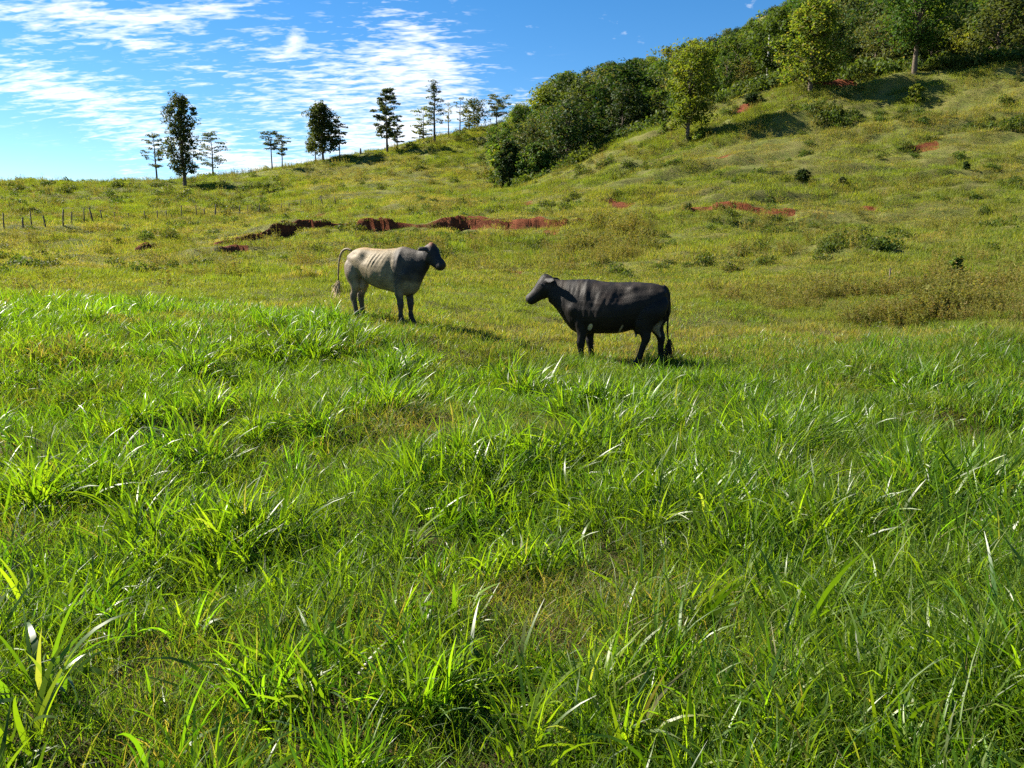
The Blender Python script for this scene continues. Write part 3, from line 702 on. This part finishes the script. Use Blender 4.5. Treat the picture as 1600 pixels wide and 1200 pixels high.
# --- bushes that stand alone
def bush(seed, px, yb, yt, wpx, leaf, label, n=60, name='bush', group=None):
    p = hit(px, yb); d = math.hypot(p.x, p.y); H = (yb - yt) / FPX * d; Wd = wpx / FPX * d
    plant_tree(name, p, *tree_meshes(seed, H, Wd, .05, 'dome', 'dense', leaf, 10, 3, n, max(.07, .055 * Wd), H * .02), label, 'bush', group)
bush(50, 786, 276, 228, 50, 'bright', 'bright green rounded bush at the mouth of the wooded gully', 80)
bush(51, 1037, 210, 192, 15, 'bright', 'small green bush left of the lone yellow-green tree')
bush(52, 1098, 220, 204, 36, 'bright', 'low spreading bush at the foot of the lone yellow-green tree')
bush(53, 1254, 284, 268, 24, 'dark', 'dark round bush on a mound in the open pasture')
bush(54, 1175, 163, 149, 26, 'dark', 'dark bush beside a red earth patch below the wood')
bush(55, 1492, 444, 408, 22, 'wood', 'leafy green sapling standing in the brown weed belt', 30, 'sapling')
bush(56, 1315, 290, 278, 12, 'olive', 'small withered bush right of the dark round bush', 40)
bush(57, 1430, 162, 138, 22, 'bright', 'fresh green shrub on the upper slope below the pale-trunked tree')
bush(58, 1509, 265, 255, 12, 'dark', 'tiny dark bush alone on the far right slope', 30)
bush(61, 1075, 335, 322, 16, 'dark', 'dark tuft of shrub at the left end of the right-hand earth step', 40)

# --- the wood behind the crest
def build_wood():
    rng = np.random.default_rng(77)
    kinds = []
    for i, (H, Wd, cb, prof, leaf, ls, nl, n) in enumerate([(9, 8, .12, 'round', 'wood', .24, 11, 100), (8, 9, .08, 'dome', 'dark', .22, 12, 95), (10, 7, .15, 'dome', 'wood', .23, 10, 100),
                                                    (8, 9, .1, 'dome', 'olive', .21, 13, 80), (9, 7, .12, 'round', 'dark', .22, 10, 95), (7, 8, .06, 'dome', 'bright', .22, 10, 90), (10.5, 7.5, .2, 'umbrella', 'wood', .24, 8, 90)]):
        kinds.append((H, Wd, leaf) + tree_meshes(300 + i, H, Wd, cb, prof, 'dense', leaf, nl, 4, n, ls, .16))
    names = {'wood': 'mid-green tree', 'dark': 'dark evergreen tree', 'olive': 'greyish olive tree', 'bright': 'bright yellow-green tree'}
    env = ([770, 800, 840, 880, 960, 1020, 1080, 1150, 1230, 1300, 1800], [208, 184, 160, 128, 118, 108, 92, 76, 44, 5, -90])
    zones = [(860, 'above the gully mouth'), (990, 'left of the lone tree'), (1110, 'behind the lone tree'), (1215, 'by the utility pole'), (1330, 'behind the dense tree'), (1480, 'behind the pale trunk'), (9999, 'at far right')]
    cand = []
    for _ in range(2600):
        px = rng.uniform(775, 1720); r = rng.uniform(93, 215)
        r0 = np.interp(px, [770, 820, 900, 960, 1040, 1200, 1800], [112, 100, 102, 106, 107, 107, 107])
        if r < r0: continue
        cand.append((px, r, r - r0))
    cand.sort(key=lambda c: c[1]); kept = []; cover = np.full(2000, 900.0); pts = []
    for px, r, back in cand:
        az = ray(px, 180)[0]; qx, qy = r * math.sin(az), r * math.cos(az)
        if any((qx - q[0]) ** 2 + (qy - q[1]) ** 2 < q[2] for q in pts): continue
        p = Vector((qx, qy, tz(qx, qy)))
        k = int(rng.choice(7, p=[.17, .22, .15, .13, .13, .10, .10])); H, Wd, leaf, tm, cm = kinds[k]
        s = rng.uniform(.7, 1.45) * (.8 if back < 9 else 1) * (1.2 if px < 1000 else 1)
        e = np.interp(px, *env)
        def toprow(h):
            te = (p.z + h - CAMH) / r; return YH - FPX * te * 1.02
        while s > .4 and toprow(H * s) < e - 4: s *= .9
        s *= rng.uniform(.78, 1.0)
        if s <= .4: continue
        w = Wd * s / r * FPX; x0, x1 = int(max(0, px - w * .4)), int(min(1999, px + w * .4)); tr = toprow(H * s)
        if x1 <= x0 or tr > cover[x0:x1].max() - 9 or tr > cover[x0:x1].mean() + 6 or px - w * .5 > 1640 or toprow(0) < -5 and tr < -90: continue
        cover[x0:x1] = np.minimum(cover[x0:x1], tr + 6); pts.append((p.x, p.y, (2.2 + 4.0 * s) ** 2))
        p.z -= .1
        o = plant_tree('wood_tree', p, tm, cm, '-', 'tree', 'trees of the hillside wood', rng.random() * 6.28, (s * rng.uniform(.9, 1.2), s * rng.uniform(.9, 1.2), s))
        row = 'front row' if back < 12 else ('middle' if back < 40 else 'upper rows')
        zone = next(z for lim, z in zones if px < lim)
        kept.append((o, px, names[leaf], row, zone))
    sets = {}
    for k in kept: sets.setdefault(k[2:], []).append(k)
    order = ['leftmost'] + [w + ' from left' for w in 'second third fourth fifth sixth seventh eighth ninth tenth eleventh twelfth thirteenth fourteenth fifteenth sixteenth seventeenth eighteenth nineteenth twentieth'.split()]
    for (nm, row, zone), mem in sets.items():
        mem.sort(key=lambda k: k[1])
        for i, k in enumerate(mem):
            k[0]['label'] = ('' if len(mem) == 1 else order[min(i, 19)] + ' ') + '%s, %s of wood %s' % (nm, row, zone)
    print('WOOD', len(kept))
    # leafy skirt along the foot of the wood
    xs, ys, ss = [], [], []
    for _ in range(520):
        px = rng.uniform(775, 1700); r0 = np.interp(px, [770, 820, 900, 960, 1040, 1200, 1800], [108, 97, 97, 101, 102, 102, 102]); p = at(px, r0 + rng.uniform(-1.5, 5) , 190)
        xs.append(p.x); ys.append(p.y); ss.append(rng.uniform(1.2, 3.0))
    scatter('undergrowth', 'scrub', np.array(xs), np.array(ys), np.array(ss), np.clip(rng.normal(.05, .1, len(xs)), 0, .4), rng, 'tangled green undergrowth along the foot of the wood', 'undergrowth', .1)
build_wood()
ridge_tree(60, 796, 262, 176, 46, 'gully_tree', 'dark tall tree at the left edge of the wood above the bright bush', .1, 'dome', 'dense', nlevel=18, per=4, n=70, ls=.22, leaf='dark', group=None, r=101)
ridge_tree(61, 838, 258, 190, 56, 'gully_tree', 'vine-draped dark tree low in the gully right of the bright bush', .05, 'dome', 'dense', nlevel=18, per=4, n=70, ls=.22, leaf='wood', group=None, r=99)

# ------------------------------------------------------------------ utility pole and fence
def plain_mat(name, a, c, scale=20, rough=.85, spec=.2):
    b = NB(name); n = b.noise(scale, 4, .65); return b.done(b.principled(b.mix(b.ramp(n, .3, .7), a, c), rough, spec, b.bump(n, .4, .02)))
M_POLE = plain_mat('weathered_concrete', (.30, .28, .25), (.45, .43, .40), 6)
M_POST = plain_mat('grey_timber', (.05, .04, .03), (.14, .115, .09), 12)
M_WIRE = plain_mat('rusty_wire', (.06, .045, .04), (.12, .09, .07), 30, .6, .5)
def acc_mesh(name, acc, mat, smooth=True): return np_mesh(name, np.array(acc[0]), np.array(acc[1]), mat, smooth)
def build_pole():
    p = hit(1198, 132); d = math.hypot(p.x, p.y); h = 66 / FPX * d
    root = empty('utility_pole', p); acc = [[], []]; tube(acc, [(0, 0, -.6), (0, 0, h * .5), (0, 0, h)], [.15, .125, .10], 10); link(bpy.data.objects.new('shaft', acc_mesh('shaft', acc, M_POLE)), root)
    acc = [[], []]; tube(acc, [(0, 0, h), (0, 0, h + .02), (0, 0, h + .03)], [.10, .09, .005], 10); link(bpy.data.objects.new('cap', acc_mesh('cap', acc, M_POLE)), root)
    acc = [[], []]; tube(acc, [(-.35, -.13, h * .95), (.35, -.13, h * .95)], [.03, .03], 6); link(bpy.data.objects.new('crossarm', acc_mesh('crossarm', acc, M_POST)), root)
    tag(root, 'slim pale utility pole standing against the wood', 'pole')
build_pole()
def build_fence():
    rng = random.Random(4)
    spots = [(-60, 360), (-30, 359), (6, 358), (36, 357), (50, 356), (72, 355), (98, 353), (112, 351), (132, 349), (146, 347), (160, 346), (180, 345), (202, 345), (228, 345), (246, 344), (261, 343), (284, 341), (308, 339), (320, 338), (336, 338), (353, 337), (374, 335), (387, 334), (405, 333), (421, 332), (438, 330), (452, 329), (470, 327), (486, 326), (505, 323), (524, 320)]
    pts = [hit(*s) for s in spots]
    root = empty('pasture_fence', pts[0]); o = pts[0]; tops = []
    for p in pts:
        h = rng.uniform(.7, 1.3); lx, ly = rng.gauss(0, .1), rng.gauss(0, .06); q = p - o; r = rng.uniform(.04, .07)
        acc = [[], []]; tube(acc, [(q.x, q.y, q.z - .5), (q.x + lx * h * .5, q.y + ly * h * .5, q.z + h * .5), (q.x + lx * h, q.y + ly * h, q.z + h), (q.x + lx * h, q.y + ly * h, q.z + h + .01)], [r * 1.1, r, r * .85, .01], 7)
        link(bpy.data.objects.new('post', acc_mesh('post', acc, M_POST)), root); tops.append((np.array(q), h, lx, ly))
    for f in (.35, .65, .9):
        acc = [[], []]; w = []
        for q, h, lx, ly in tops: hh = 1.1 * f; w.append(q + np.array([lx * hh, ly * hh - .08, min(hh, h * .97)]))
        tube(acc, w, [.006] * len(w), 4); link(bpy.data.objects.new('wire', acc_mesh('wire', acc, M_WIRE)), root)
    tag(root, 'old wire fence on leaning wooden posts across the left hillside', 'fence')
build_fence()
def stake(px, yb, h, lean, label, r=.05, mat=None, name='wooden_stake'):
    p = hit(px, yb); acc = [[], []]
    tube(acc, [(0, 0, -.3), (lean * h * .45 + r * .3, 0, h * .5), (lean * h, .02, h), (lean * h, .02, h + .01)], [r * 1.15, r, r * .8, r * .1], 8)
    o = link(bpy.data.objects.new(name, acc_mesh(name, acc, mat or M_POST))); o.location = p; tag(o, label, 'stake')
stake(563, 240, .95, .05, 'lone short stake on the ridge between two trees', .16)
stake(1388, 447, .55, .05, 'pale-topped stake in the brown weed belt', .028, M_POST)
stake(640, 566, .34, -.35, 'dark bare twig leaning up out of the grass below the pale cow', .009, name='twig')

# ------------------------------------------------------------------ cows
def ring_loft(acc, rings):
    """closed skin over equal rings of points"""
    V, F = acc; o = len(V); k = len(rings[0])
    for r_ in rings: V.extend(r_)
    for i in range(len(rings) - 1):
        for j in range(k):
            j2 = (j + 1) % k; F.append((o + i * k + j, o + i * k + j2, o + (i + 1) * k + j2, o + (i + 1) * k + j))
    F.append(tuple(o + j for j in reversed(range(k)))); F.append(tuple(o + (len(rings) - 1) * k + j for j in range(k)))
def resample(rows, n):
    rows = np.array(rows, float); t = np.concatenate([[0], np.cumsum(np.linalg.norm(np.diff(rows[:, :3], axis=0), axis=1) + 1e-6)]); t /= t[-1]
    m = _pchip_slopes(t, rows.T); u = np.linspace(0, 1, n); k = np.clip(np.searchsorted(t, u, 'right') - 1, 0, len(t) - 2); h = t[k + 1] - t[k]; s = (u - t[k]) / h
    Y = rows.T
    return (Y[:, k] * (2 * s ** 3 - 3 * s ** 2 + 1) + m[:, k] * h * (s ** 3 - 2 * s ** 2 + s) + Y[:, k + 1] * (-2 * s ** 3 + 3 * s ** 2) + m[:, k + 1] * h * (s ** 3 - s ** 2)).T
def torso(acc, rows, n=40, k=28):
    """rows: x, z top, z bottom, half width"""
    rr = resample([(a, b, c, d) for a, b, c, d in rows], n); rings = []
    for x, zt_, zb_, w in rr:
        mid = zb_ + (zt_ - zb_) * .47; ring = []
        for j in range(k):
            a = 2 * math.pi * j / k; c, s = math.cos(a), math.sin(a)
            if s >= 0: yy = w * math.copysign(abs(c) ** .85, c) * (1 - .22 * s * s); zz = mid + (zt_ - mid) * s ** .9
            else: yy = w * math.copysign(abs(c) ** .8, c) * (1 - .15 * s * s); zz = mid - (mid - zb_) * abs(s) ** .95
            ring.append((x, yy, zz))
        rings.append(ring)
    ring_loft(acc, rings)
def limb(acc, rows, n=34, k=16):
    """rows: x, y, z, half depth (x), half width (y); stacked rings, horizontal"""
    rr = resample(rows, n); rings = []
    for x, y, z, a, b in rr: rings.append([(x + a * math.cos(2 * math.pi * j / k), y + b * math.sin(2 * math.pi * j / k), z) for j in range(k)])
    ring_loft(acc, rings)
def along(acc, p0, p1, rows, k=18, side=(0, 1, 0), n=24, fat=1.0):
    """rows: t, offset, half depth, half width along p0 to p1"""
    p0, p1 = np.array(p0, float), np.array(p1, float); d = p1 - p0; dn = d / np.linalg.norm(d); sd = np.array(side, float); sd -= dn * sd.dot(dn); sd /= np.linalg.norm(sd); up = np.cross(dn, sd)
    if up[2] < 0: up = -up
    T = [r_[0] for r_ in rows]; rings = []
    for t in np.linspace(T[0], T[-1], n):
        of, a, b = [np.interp(t, T, [r_[i] for r_ in rows]) for i in (1, 2, 3)]
        of, a, b = of * fat, a * fat, b * fat; c = p0 + d * t + up * of; rings.append([tuple(c + up * a * math.sin(2 * math.pi * j / k) + sd * b * math.cos(2 * math.pi * j / k)) for j in range(k)])
    ring_loft(acc, rings)
HIND = [(.02, 1.24, .03, .02), (.01, 1.14, .13, .06), (0, 1.0, .20, .105), (.01, .86, .20, .115), (.02, .74, .165, .10), (.035, .64, .12, .085), (.01, .55, .087, .066), (-.035, .47, .072, .053), (-.045, .41, .060, .048), (-.03, .33, .047, .042), (-.02, .20, .042, .039), (-.015, .13, .049, .046), (.005, .085, .046, .044), (.02, .05, .058, .052), (.03, 0, .066, .055)]
FORE = [(.03, 1.16, .03, .02), (.03, 1.02, .12, .05), (.03, .86, .145, .08), (.01, .72, .13, .09), (-.01, .60, .10, .08), (-.015, .50, .075, .063), (-.005, .41, .058, .053), (.002, .345, .061, .056), (0, .29, .051, .048), (-.005, .19, .039, .039), (-.003, .125, .048, .046), (.01, .085, .044, .043), (.022, .05, .057, .051), (.035, 0, .066, .055)]
def leg(acc, prof, x, y, dx, yin=0, thick=1.0):
    rows = []
    for ox, z, a, b in prof[::-1]:
        q = max(0.0, 1 - z / .95); rows.append((x + ox + dx * q, y * (1 - .45 * float(sstep(.85, 1.2, z))) + yin * q, z, a * (thick if z > .5 else 1.1), b * (1 if z > .5 else 1.1)))
    limb(acc, rows)
def coat_mat(name, rough, spec):
    b = NB(name); c = b.attr('coat', out='Color'); n = b.noise(11, 4, .6); f = b.noise(90, 3, .6)
    c = b.mix(b.math('MULTIPLY', b.ramp(n, .35, .7), .35), c, (.0, .0, .0)); c = b.mix(b.math('MULTIPLY', b.ramp(f, .4, .65), .25), c, b.mix(1.0, c, (1.8, 1.7, 1.6), 'MULTIPLY'))
    return b.done(b.principled(c, rough, spec, b.bump(f, .5, .012)))
def g3(P, c, s): return np.exp(-(((P - np.array(c)) / np.array(s)) ** 2).sum(1))
def cow(kind, loc, rz, label, sc=(1, 1, 1)):
    A = [[], []]
    if kind == 'pale':
        torso(A, [(-.645, 1.17, 1.04, .05), (-.615, 1.225, .92, .11), (-.53, 1.285, .80, .18), (-.42, 1.312, .80, .205), (-.28, 1.322, .73, .22), (-.12, 1.30, .645, .245), (.06, 1.29, .59, .275), (.24, 1.295, .56, .28), (.40, 1.308, .525, .255), (.54, 1.328, .49, .235), (.66, 1.32, .485, .205), (.78, 1.295, .53, .165), (.88, 1.28, .68, .125), (.98, 1.295, .85, .10), (1.07, 1.33, .97, .085)])
        for s, dx, f in ((-1, .10, .0), (1, .02, .0)): leg(A, HIND, -.50, s * .145, dx, -s * .02, .78)
        for s, dx in ((-1, .0), (1, .05)): leg(A, FORE, .55, s * .15, dx, -s * .03, .9)
        h0, h1, tw = (1.04, 0, 1.30), (1.40, -.06, 1.0), .0
        tail = [(-.60, 0, 1.27), (-.70, .01, 1.305), (-.82, .02, 1.27), (-.90, .03, 1.16), (-.95, .04, .98), (-.975, .05, .80), (-.99, .06, .66)]
        ear_z, ear_x = 1.355, 1.10; ud = (-.38, .66, .13)
    else:
        torso(A, [(-1.02, 1.13, .93, .07), (-.975, 1.225, .80, .16), (-.86, 1.285, .72, .225), (-.68, 1.305, .65, .262), (-.46, 1.31, .55, .295), (-.22, 1.30, .495, .335), (0, 1.31, .49, .345), (.14, 1.34, .48, .315), (.30, 1.35, .465, .275), (.44, 1.345, .52, .235), (.56, 1.34, .64, .185), (.66, 1.34, .78, .145), (.76, 1.35, .90, .118), (.85, 1.365, .98, .10)])
        for s, dx in ((1, .22), (-1, -.13)): leg(A, HIND, -.80, s * .165, dx, -s * .02, 1.25)
        for s, dx in ((1, .02), (-1, -.10)): leg(A, FORE, .27, s * .17, dx, -s * .03, 1.05)
        h0, h1, tw = (.79, 0, 1.32), (1.185, .03, .995), .0
        tail = [(-.94, 0, 1.26), (-1.0, 0, 1.21), (-1.035, 0, 1.08), (-1.035, 0, .9), (-1.02, -.02, .7), (-1.03, -.03, .5), (-1.05, -.04, .36)]
        ear_z, ear_x = 1.385, .83; ud = (-.60, .57, .10)
    # head: broad forehead, tapering face, squared muzzle
    along(A, h0, h1, [(-.06, .0, .07, .06), (.04, .025, .12, .085), (.16, .010, .152, .108), (.30, -.008, .155, .116), (.44, -.014, .140, .100), (.60, -.016, .112, .080), (.76, -.014, .096, .072), (.90, -.012, .090, .076), (.98, -.010, .080, .074), (1.04, -.012, .048, .05)], n=30, fat=1.1)
    hv = np.array(h1) - np.array(h0); hn = hv / np.linalg.norm(hv); hs = np.cross((0, 0, 1), hn); hs /= np.linalg.norm(hs); hu = np.cross(hn, hs)
    pc = np.array(h0) + hv * .10 + hu * .11
    along(A, pc - hn * .05, pc + hn * .07 + hu * .02, [(0, 0, .035, .03), (.5, .01, .05, .055), (1, 0, .03, .03)], n=8)      # poll
    for s in (-1, 1):                                                                                                # ears
        e0 = np.array(h0) + hv * .12 + hu * .065 + hs * s * .085; e1 = (e0 + hs * s * .19 - hn * .055 + np.array((0, 0, -.07))) if kind == 'pale' else (e0 - hu * .03 + hs * s * .13 + np.array((-.15, 0, .02)))
        along(A, e0, e1, [(0, 0, .024, .028), (.3, .0, .022, .056), (.6, .0, .019, .060), (.85, 0, .017, .040), (1, 0, .010, .012)], side=tuple(hn), n=14, k=12)
        b0 = np.array(h0) + hv * .29 + hu * .075 + hs * s * .078; along(A, b0 - hn * .05, b0 + hn * .05, [(0, 0, .012, .012), (.5, .0, .03, .034), (1, 0, .012, .012)], n=8, k=10)   # brow
    T = resample([(*p, .026 - .012 * i / 6) for i, p in enumerate(tail)], 22); acc2 = [[], []]; tube(acc2, [t[:3] for t in T], [t[3] for t in T], 10)
    o = len(A[0]); A[0].extend(tuple(v) for v in acc2[0]); A[1].extend(tuple(o + i for i in f) for f in acc2[1])
    A[1].append(tuple(o + j for j in reversed(range(10)))); A[1].append(tuple(o + 21 * 10 + j for j in range(10)))
    limb(A, [(ud[0], 0, ud[1] - ud[2] * .75, ud[2] * .35, ud[2] * .4), (ud[0], 0, ud[1] - ud[2] * .45, ud[2] * .8, ud[2] * .8), (ud[0] - .01, 0, ud[1], ud[2], ud[2] * .95), (ud[0], 0, ud[1] + .1, ud[2], ud[2] * .9)], 14, 16)
    for s in (-1, 1):
        for q in (-.055, .05): limb(A, [(ud[0] + q, s * .05, ud[1] - ud[2] * .75 - .055, .010, .010), (ud[0] + q, s * .05, ud[1] - ud[2] * .75 - .03, .014, .014), (ud[0] + q, s * .05, ud[1] - ud[2] * .4, .02, .02)], 8, 10)
    me = bpy.data.meshes.new('raw'); me.from_pydata([tuple(v) for v in A[0]], [], [tuple(f) for f in A[1]]); me.update()
    tmp = bpy.data.objects.new('raw', me); COL.objects.link(tmp)
    m = tmp.modifiers.new('r', 'REMESH'); m.mode = 'VOXEL'; m.voxel_size = .0115; m.use_smooth_shade = True
    m = tmp.modifiers.new('s', 'SMOOTH'); m.factor = .5; m.iterations = 7
    dg = bpy.context.evaluated_depsgraph_get(); body = bpy.data.meshes.new_from_object(tmp.evaluated_get(dg)); bpy.data.objects.remove(tmp)
    nv = len(body.vertices); P = np.empty(nv * 3, np.float32); body.vertices.foreach_get('co', P); P = P.reshape(-1, 3).astype(float)
    Nn = np.empty(nv * 3, np.float32); body.vertices.foreach_get('normal', Nn); Nn = Nn.reshape(-1, 3).astype(float)
    x, y, z = P.T; ay = np.abs(y); Q = np.stack([x, ay, z], -1); sidef = sstep(.08, .2, ay); D = np.zeros(nv)
    if kind == 'pale':
        xs = x - (z - 1.0) * .55 + .02 * vnoise(x * 8, z * 4, 18)
        ribs = np.sin(2 * np.pi * xs / .088) * sstep(-.16, -.04, x) * (1 - sstep(.22, .36, x)) * sstep(.92, 1.10, z) * (1 - sstep(1.20, 1.27, z)) * sidef
        D += .0052 * ribs * (.2 + 1.0 * np.clip(.5 + vnoise(xs * 7, z * 3, 19) * 1.4, 0, 1))
        D += .050 * g3(Q, (-.30, .225, 1.27), (.06, .07, .045)) + .03 * g3(Q, (-.66, .10, 1.20), (.05, .05, .04))
        D -= .045 * g3(Q, (-.17, .25, 1.15), (.10, .18, .10)) + .03 * g3(Q, (-.46, .22, 1.22), (.10, .14, .05))
        D += .020 * g3(Q, (.56, .20, 1.12), (.035, .14, .16)) + .03 * g3(Q, (.70, .17, .86), (.07, .10, .08)) - .02 * g3(Q, (.41, .25, 1.0), (.05, .15, .2))
        D += .02 * g3(Q, (-.60, .13, 1.17), (.05, .06, .05)) + .012 * g3(Q, (-.60, .14, 1.06), (.06, .10, .08)); D += .018 * g3(Q, (0, 0, 1.31), (.5, .025, .05)) - .018 * g3(Q, (-.30, .24, .78), (.05, .14, .10)) + .014 * g3(Q, (.55, 0, 1.34), (.12, .06, .05))
    else:
        xs = x + (z - 1.0) * .35
        D += .0012 * np.sin(2 * np.pi * xs / .095) * sstep(-.42, -.25, x) * (1 - sstep(.02, .16, x)) * sstep(.8, .95, z) * (1 - sstep(1.15, 1.25, z)) * sidef
        D += .060 * g3(Q, (-.50, .25, 1.24), (.06, .08, .045)) - .040 * g3(Q, (-.36, .27, 1.12), (.13, .19, .12)) - .022 * g3(Q, (-.70, .24, 1.21), (.12, .14, .05))
        D += .022 * g3(Q, (.20, .24, 1.16), (.05, .15, .14)) + .03 * g3(Q, (.42, .2, .88), (.08, .12, .09)) - .022 * g3(Q, (.06, .3, 1.02), (.06, .15, .2)) - .015 * g3(Q, (-.48, .28, .72), (.06, .14, .12))
        D += .014 * g3(Q, (-.2, 0, 1.32), (.5, .03, .05)) + .02 * g3(Q, (-.97, .12, 1.17), (.05, .05, .05))
        D += .007 * vnoise(x * 24, z * 5, 5) * sstep(-.05, .15, x) * (1 - sstep(.7, .85, x)) + .004 * vnoise(x * 30 + z * 8, z * 6, 6) * sstep(-.3, -.1, x) * sidef
    D += .006 * vnoise(x * 6.5 + 3, z * 5 + y * 5, 15) + .003 * vnoise(x * 15, z * 12 + y * 9, 16)
    P = P + Nn * D[:, None]; body.vertices.foreach_set('co', P.astype(np.float32).ravel())
    # coat colours
    C = np.zeros((nv, 4)); C[:, 3] = 1
    def paint(col, f): C[:, :3] = C[:, :3] * (1 - f[:, None]) + np.array(col)[None] * f[:, None]
    one = np.ones(nv); wb = vnoise(x * 5, z * 5 + y * 3, 9) * .14 + vnoise(x * 17, z * 15 + y * 11, 10) * .07
    hd = (P - np.array(h0)).dot(hn); headf = sstep(-.10, .10, hd + wb * .6) * sstep(.84, .98, z + wb) * (x > .6)
    if kind == 'pale':
        paint((.19, .145, .080), one); paint((.25, .20, .115), sstep(.75, .58, z + wb) * (x < .5) * (x > -.45))
        paint((.055, .045, .034), sstep(.40, .60, x + wb)); paint((.19, .15, .09), sstep(.5, .6, x) * sstep(.80, .66, z + wb))
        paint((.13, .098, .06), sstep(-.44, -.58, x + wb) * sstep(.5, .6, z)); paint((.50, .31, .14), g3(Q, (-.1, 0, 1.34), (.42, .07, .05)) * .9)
        paint((.09, .07, .045), sstep(.62, .46, z) * (x < -.3) * (z < .62)); paint((.05, .042, .036), sstep(.62, .48, z + wb) * (x > .35) * sstep(.56, .5, z)); paint((.025, .02, .018), sstep(.22, .12, z))
        paint((.42, .30, .22), g3(Q, (ud[0], 0, ud[1] - .06), (.15, .15, .12)) * .9)
        paint((.018, .016, .016), headf); paint((.24, .075, .03), g3(P, pc + hu * .03, (.07, .07, .05)) * 1.0); paint((.06, .05, .045), g3(Q, (ear_x, .17, ear_z), (.1, .08, .06)))
        tf = (x < -.74); paint((.30, .235, .15), tf * 1.0); paint((.05, .04, .03), tf * sstep(.88, .72, z))
    else:
        paint((.010, .008, .007), one); paint((.026, .017, .013), g3(Q, (-.15, .33, .95), (.35, .2, .3)) * np.clip(.6 + 2 * vnoise(x * 9, z * 9, 31), 0, 1)); paint((.032, .024, .018), sstep(1.1, 1.28, z) * np.clip(.3 + 1.6 * vnoise(x * 12, y * 14 + z * 6, 33), 0, 1))
        paint((.42, .37, .27), ((y > 0) * sstep(1.0, .8, ((x - .13 + (z - .6) * .4) / .035) ** 2 + ((z - .60) / .06) ** 2 + wb * 6)))
        paint((.30, .24, .17), sstep(1.0, .7, ((x + .55) / .14) ** 2 + ((z - .45) / .06) ** 2) * (ay < .12)); paint((.26, .21, .14), (x < -.62) * (ay < .10) * sstep(.74, .64, z) * (z > .42) * (x > -.95))
        ln = np.abs((x + .36) * .85 + (z - .62) * .5); paint((.28, .23, .16), sstep(.018, .004, ln) * (z < .66) * (z > .48) * (x > -.56) * (x < -.30))
        paint((.03, .024, .02), sstep(.10, .05, z))
    paint((.03, .026, .025), g3(P, np.array(h1), (.07, .09, .06)))
    a = body.attributes.new('coat', 'FLOAT_COLOR', 'POINT'); a.data.foreach_set('color', C.astype(np.float32).ravel())
    body.materials.clear(); body.materials.append(M_COAT[kind])
    root = bpy.data.objects.new('cow', body); link(root); root.location = loc; root.rotation_euler = (0, 0, rz); body.name = 'cow_body'
    for s in (-1, 1):
        e = bmesh.new(); bmesh.ops.create_icosphere(e, subdivisions=2, radius=.021); em = bpy.data.meshes.new('eye'); e.to_mesh(em); e.free(); em.materials.append(M_EYE)
        for f in em.polygons: f.use_smooth = True
        eo = link(bpy.data.objects.new('eye', em), root); eo.location = Vector(np.array(h0) + hv * .30 + hu * .055 + hs * s * .104)
    rng = np.random.default_rng(8); acc = [[], []]; t0 = np.array(tail[-1]); dirn = np.array((-.32, .03, -.9)) if kind == 'pale' else np.array((-.03, 0, -1.0))
    for i in range(90):
        of = rng.normal(0, .011, 3); L_ = rng.uniform(.14, .27); sp = rng.normal(0, .055, 3)
        pts = [t0 + of - dirn * .05, t0 + of * 2.1 + dirn * L_ * .45 + sp * .35, t0 + of * 1.4 + dirn * L_ + sp * .8]; tube(acc, pts, [.0042, .0045, .001], 3)
    link(bpy.data.objects.new('tail_switch', acc_mesh('tail_switch', acc, M_SWITCH[kind])), root)
    root.scale = sc
    return tag(root, label, 'cow', 'cows in the pasture')
M_COAT = {'pale': coat_mat('pale_coat', .6, .2), 'black': coat_mat('black_coat', .55, .16)}
M_EYE = NB('eye_gloss'); M_EYE = M_EYE.done(M_EYE.principled((.012, .009, .008), .08, .6))
M_SWITCH = {'pale': plain_mat('pale_tail_hair', (.38, .29, .17), (.55, .44, .28), 30), 'black': plain_mat('black_tail_hair', (.015, .012, .01), (.04, .03, .025), 30)}
def stand(px, r, py): p = at(px, r, py); return p
cow('pale', stand(592, 13.0, 430), R(-27), 'lean greyish tan cow with dark head and shoulders facing right, tail lifted', (.95, .95, .95))
cow('black', stand(940, 11.3, 470), R(162), 'stocky black cow facing left with its rump towards the right', (.97, .97, .945))
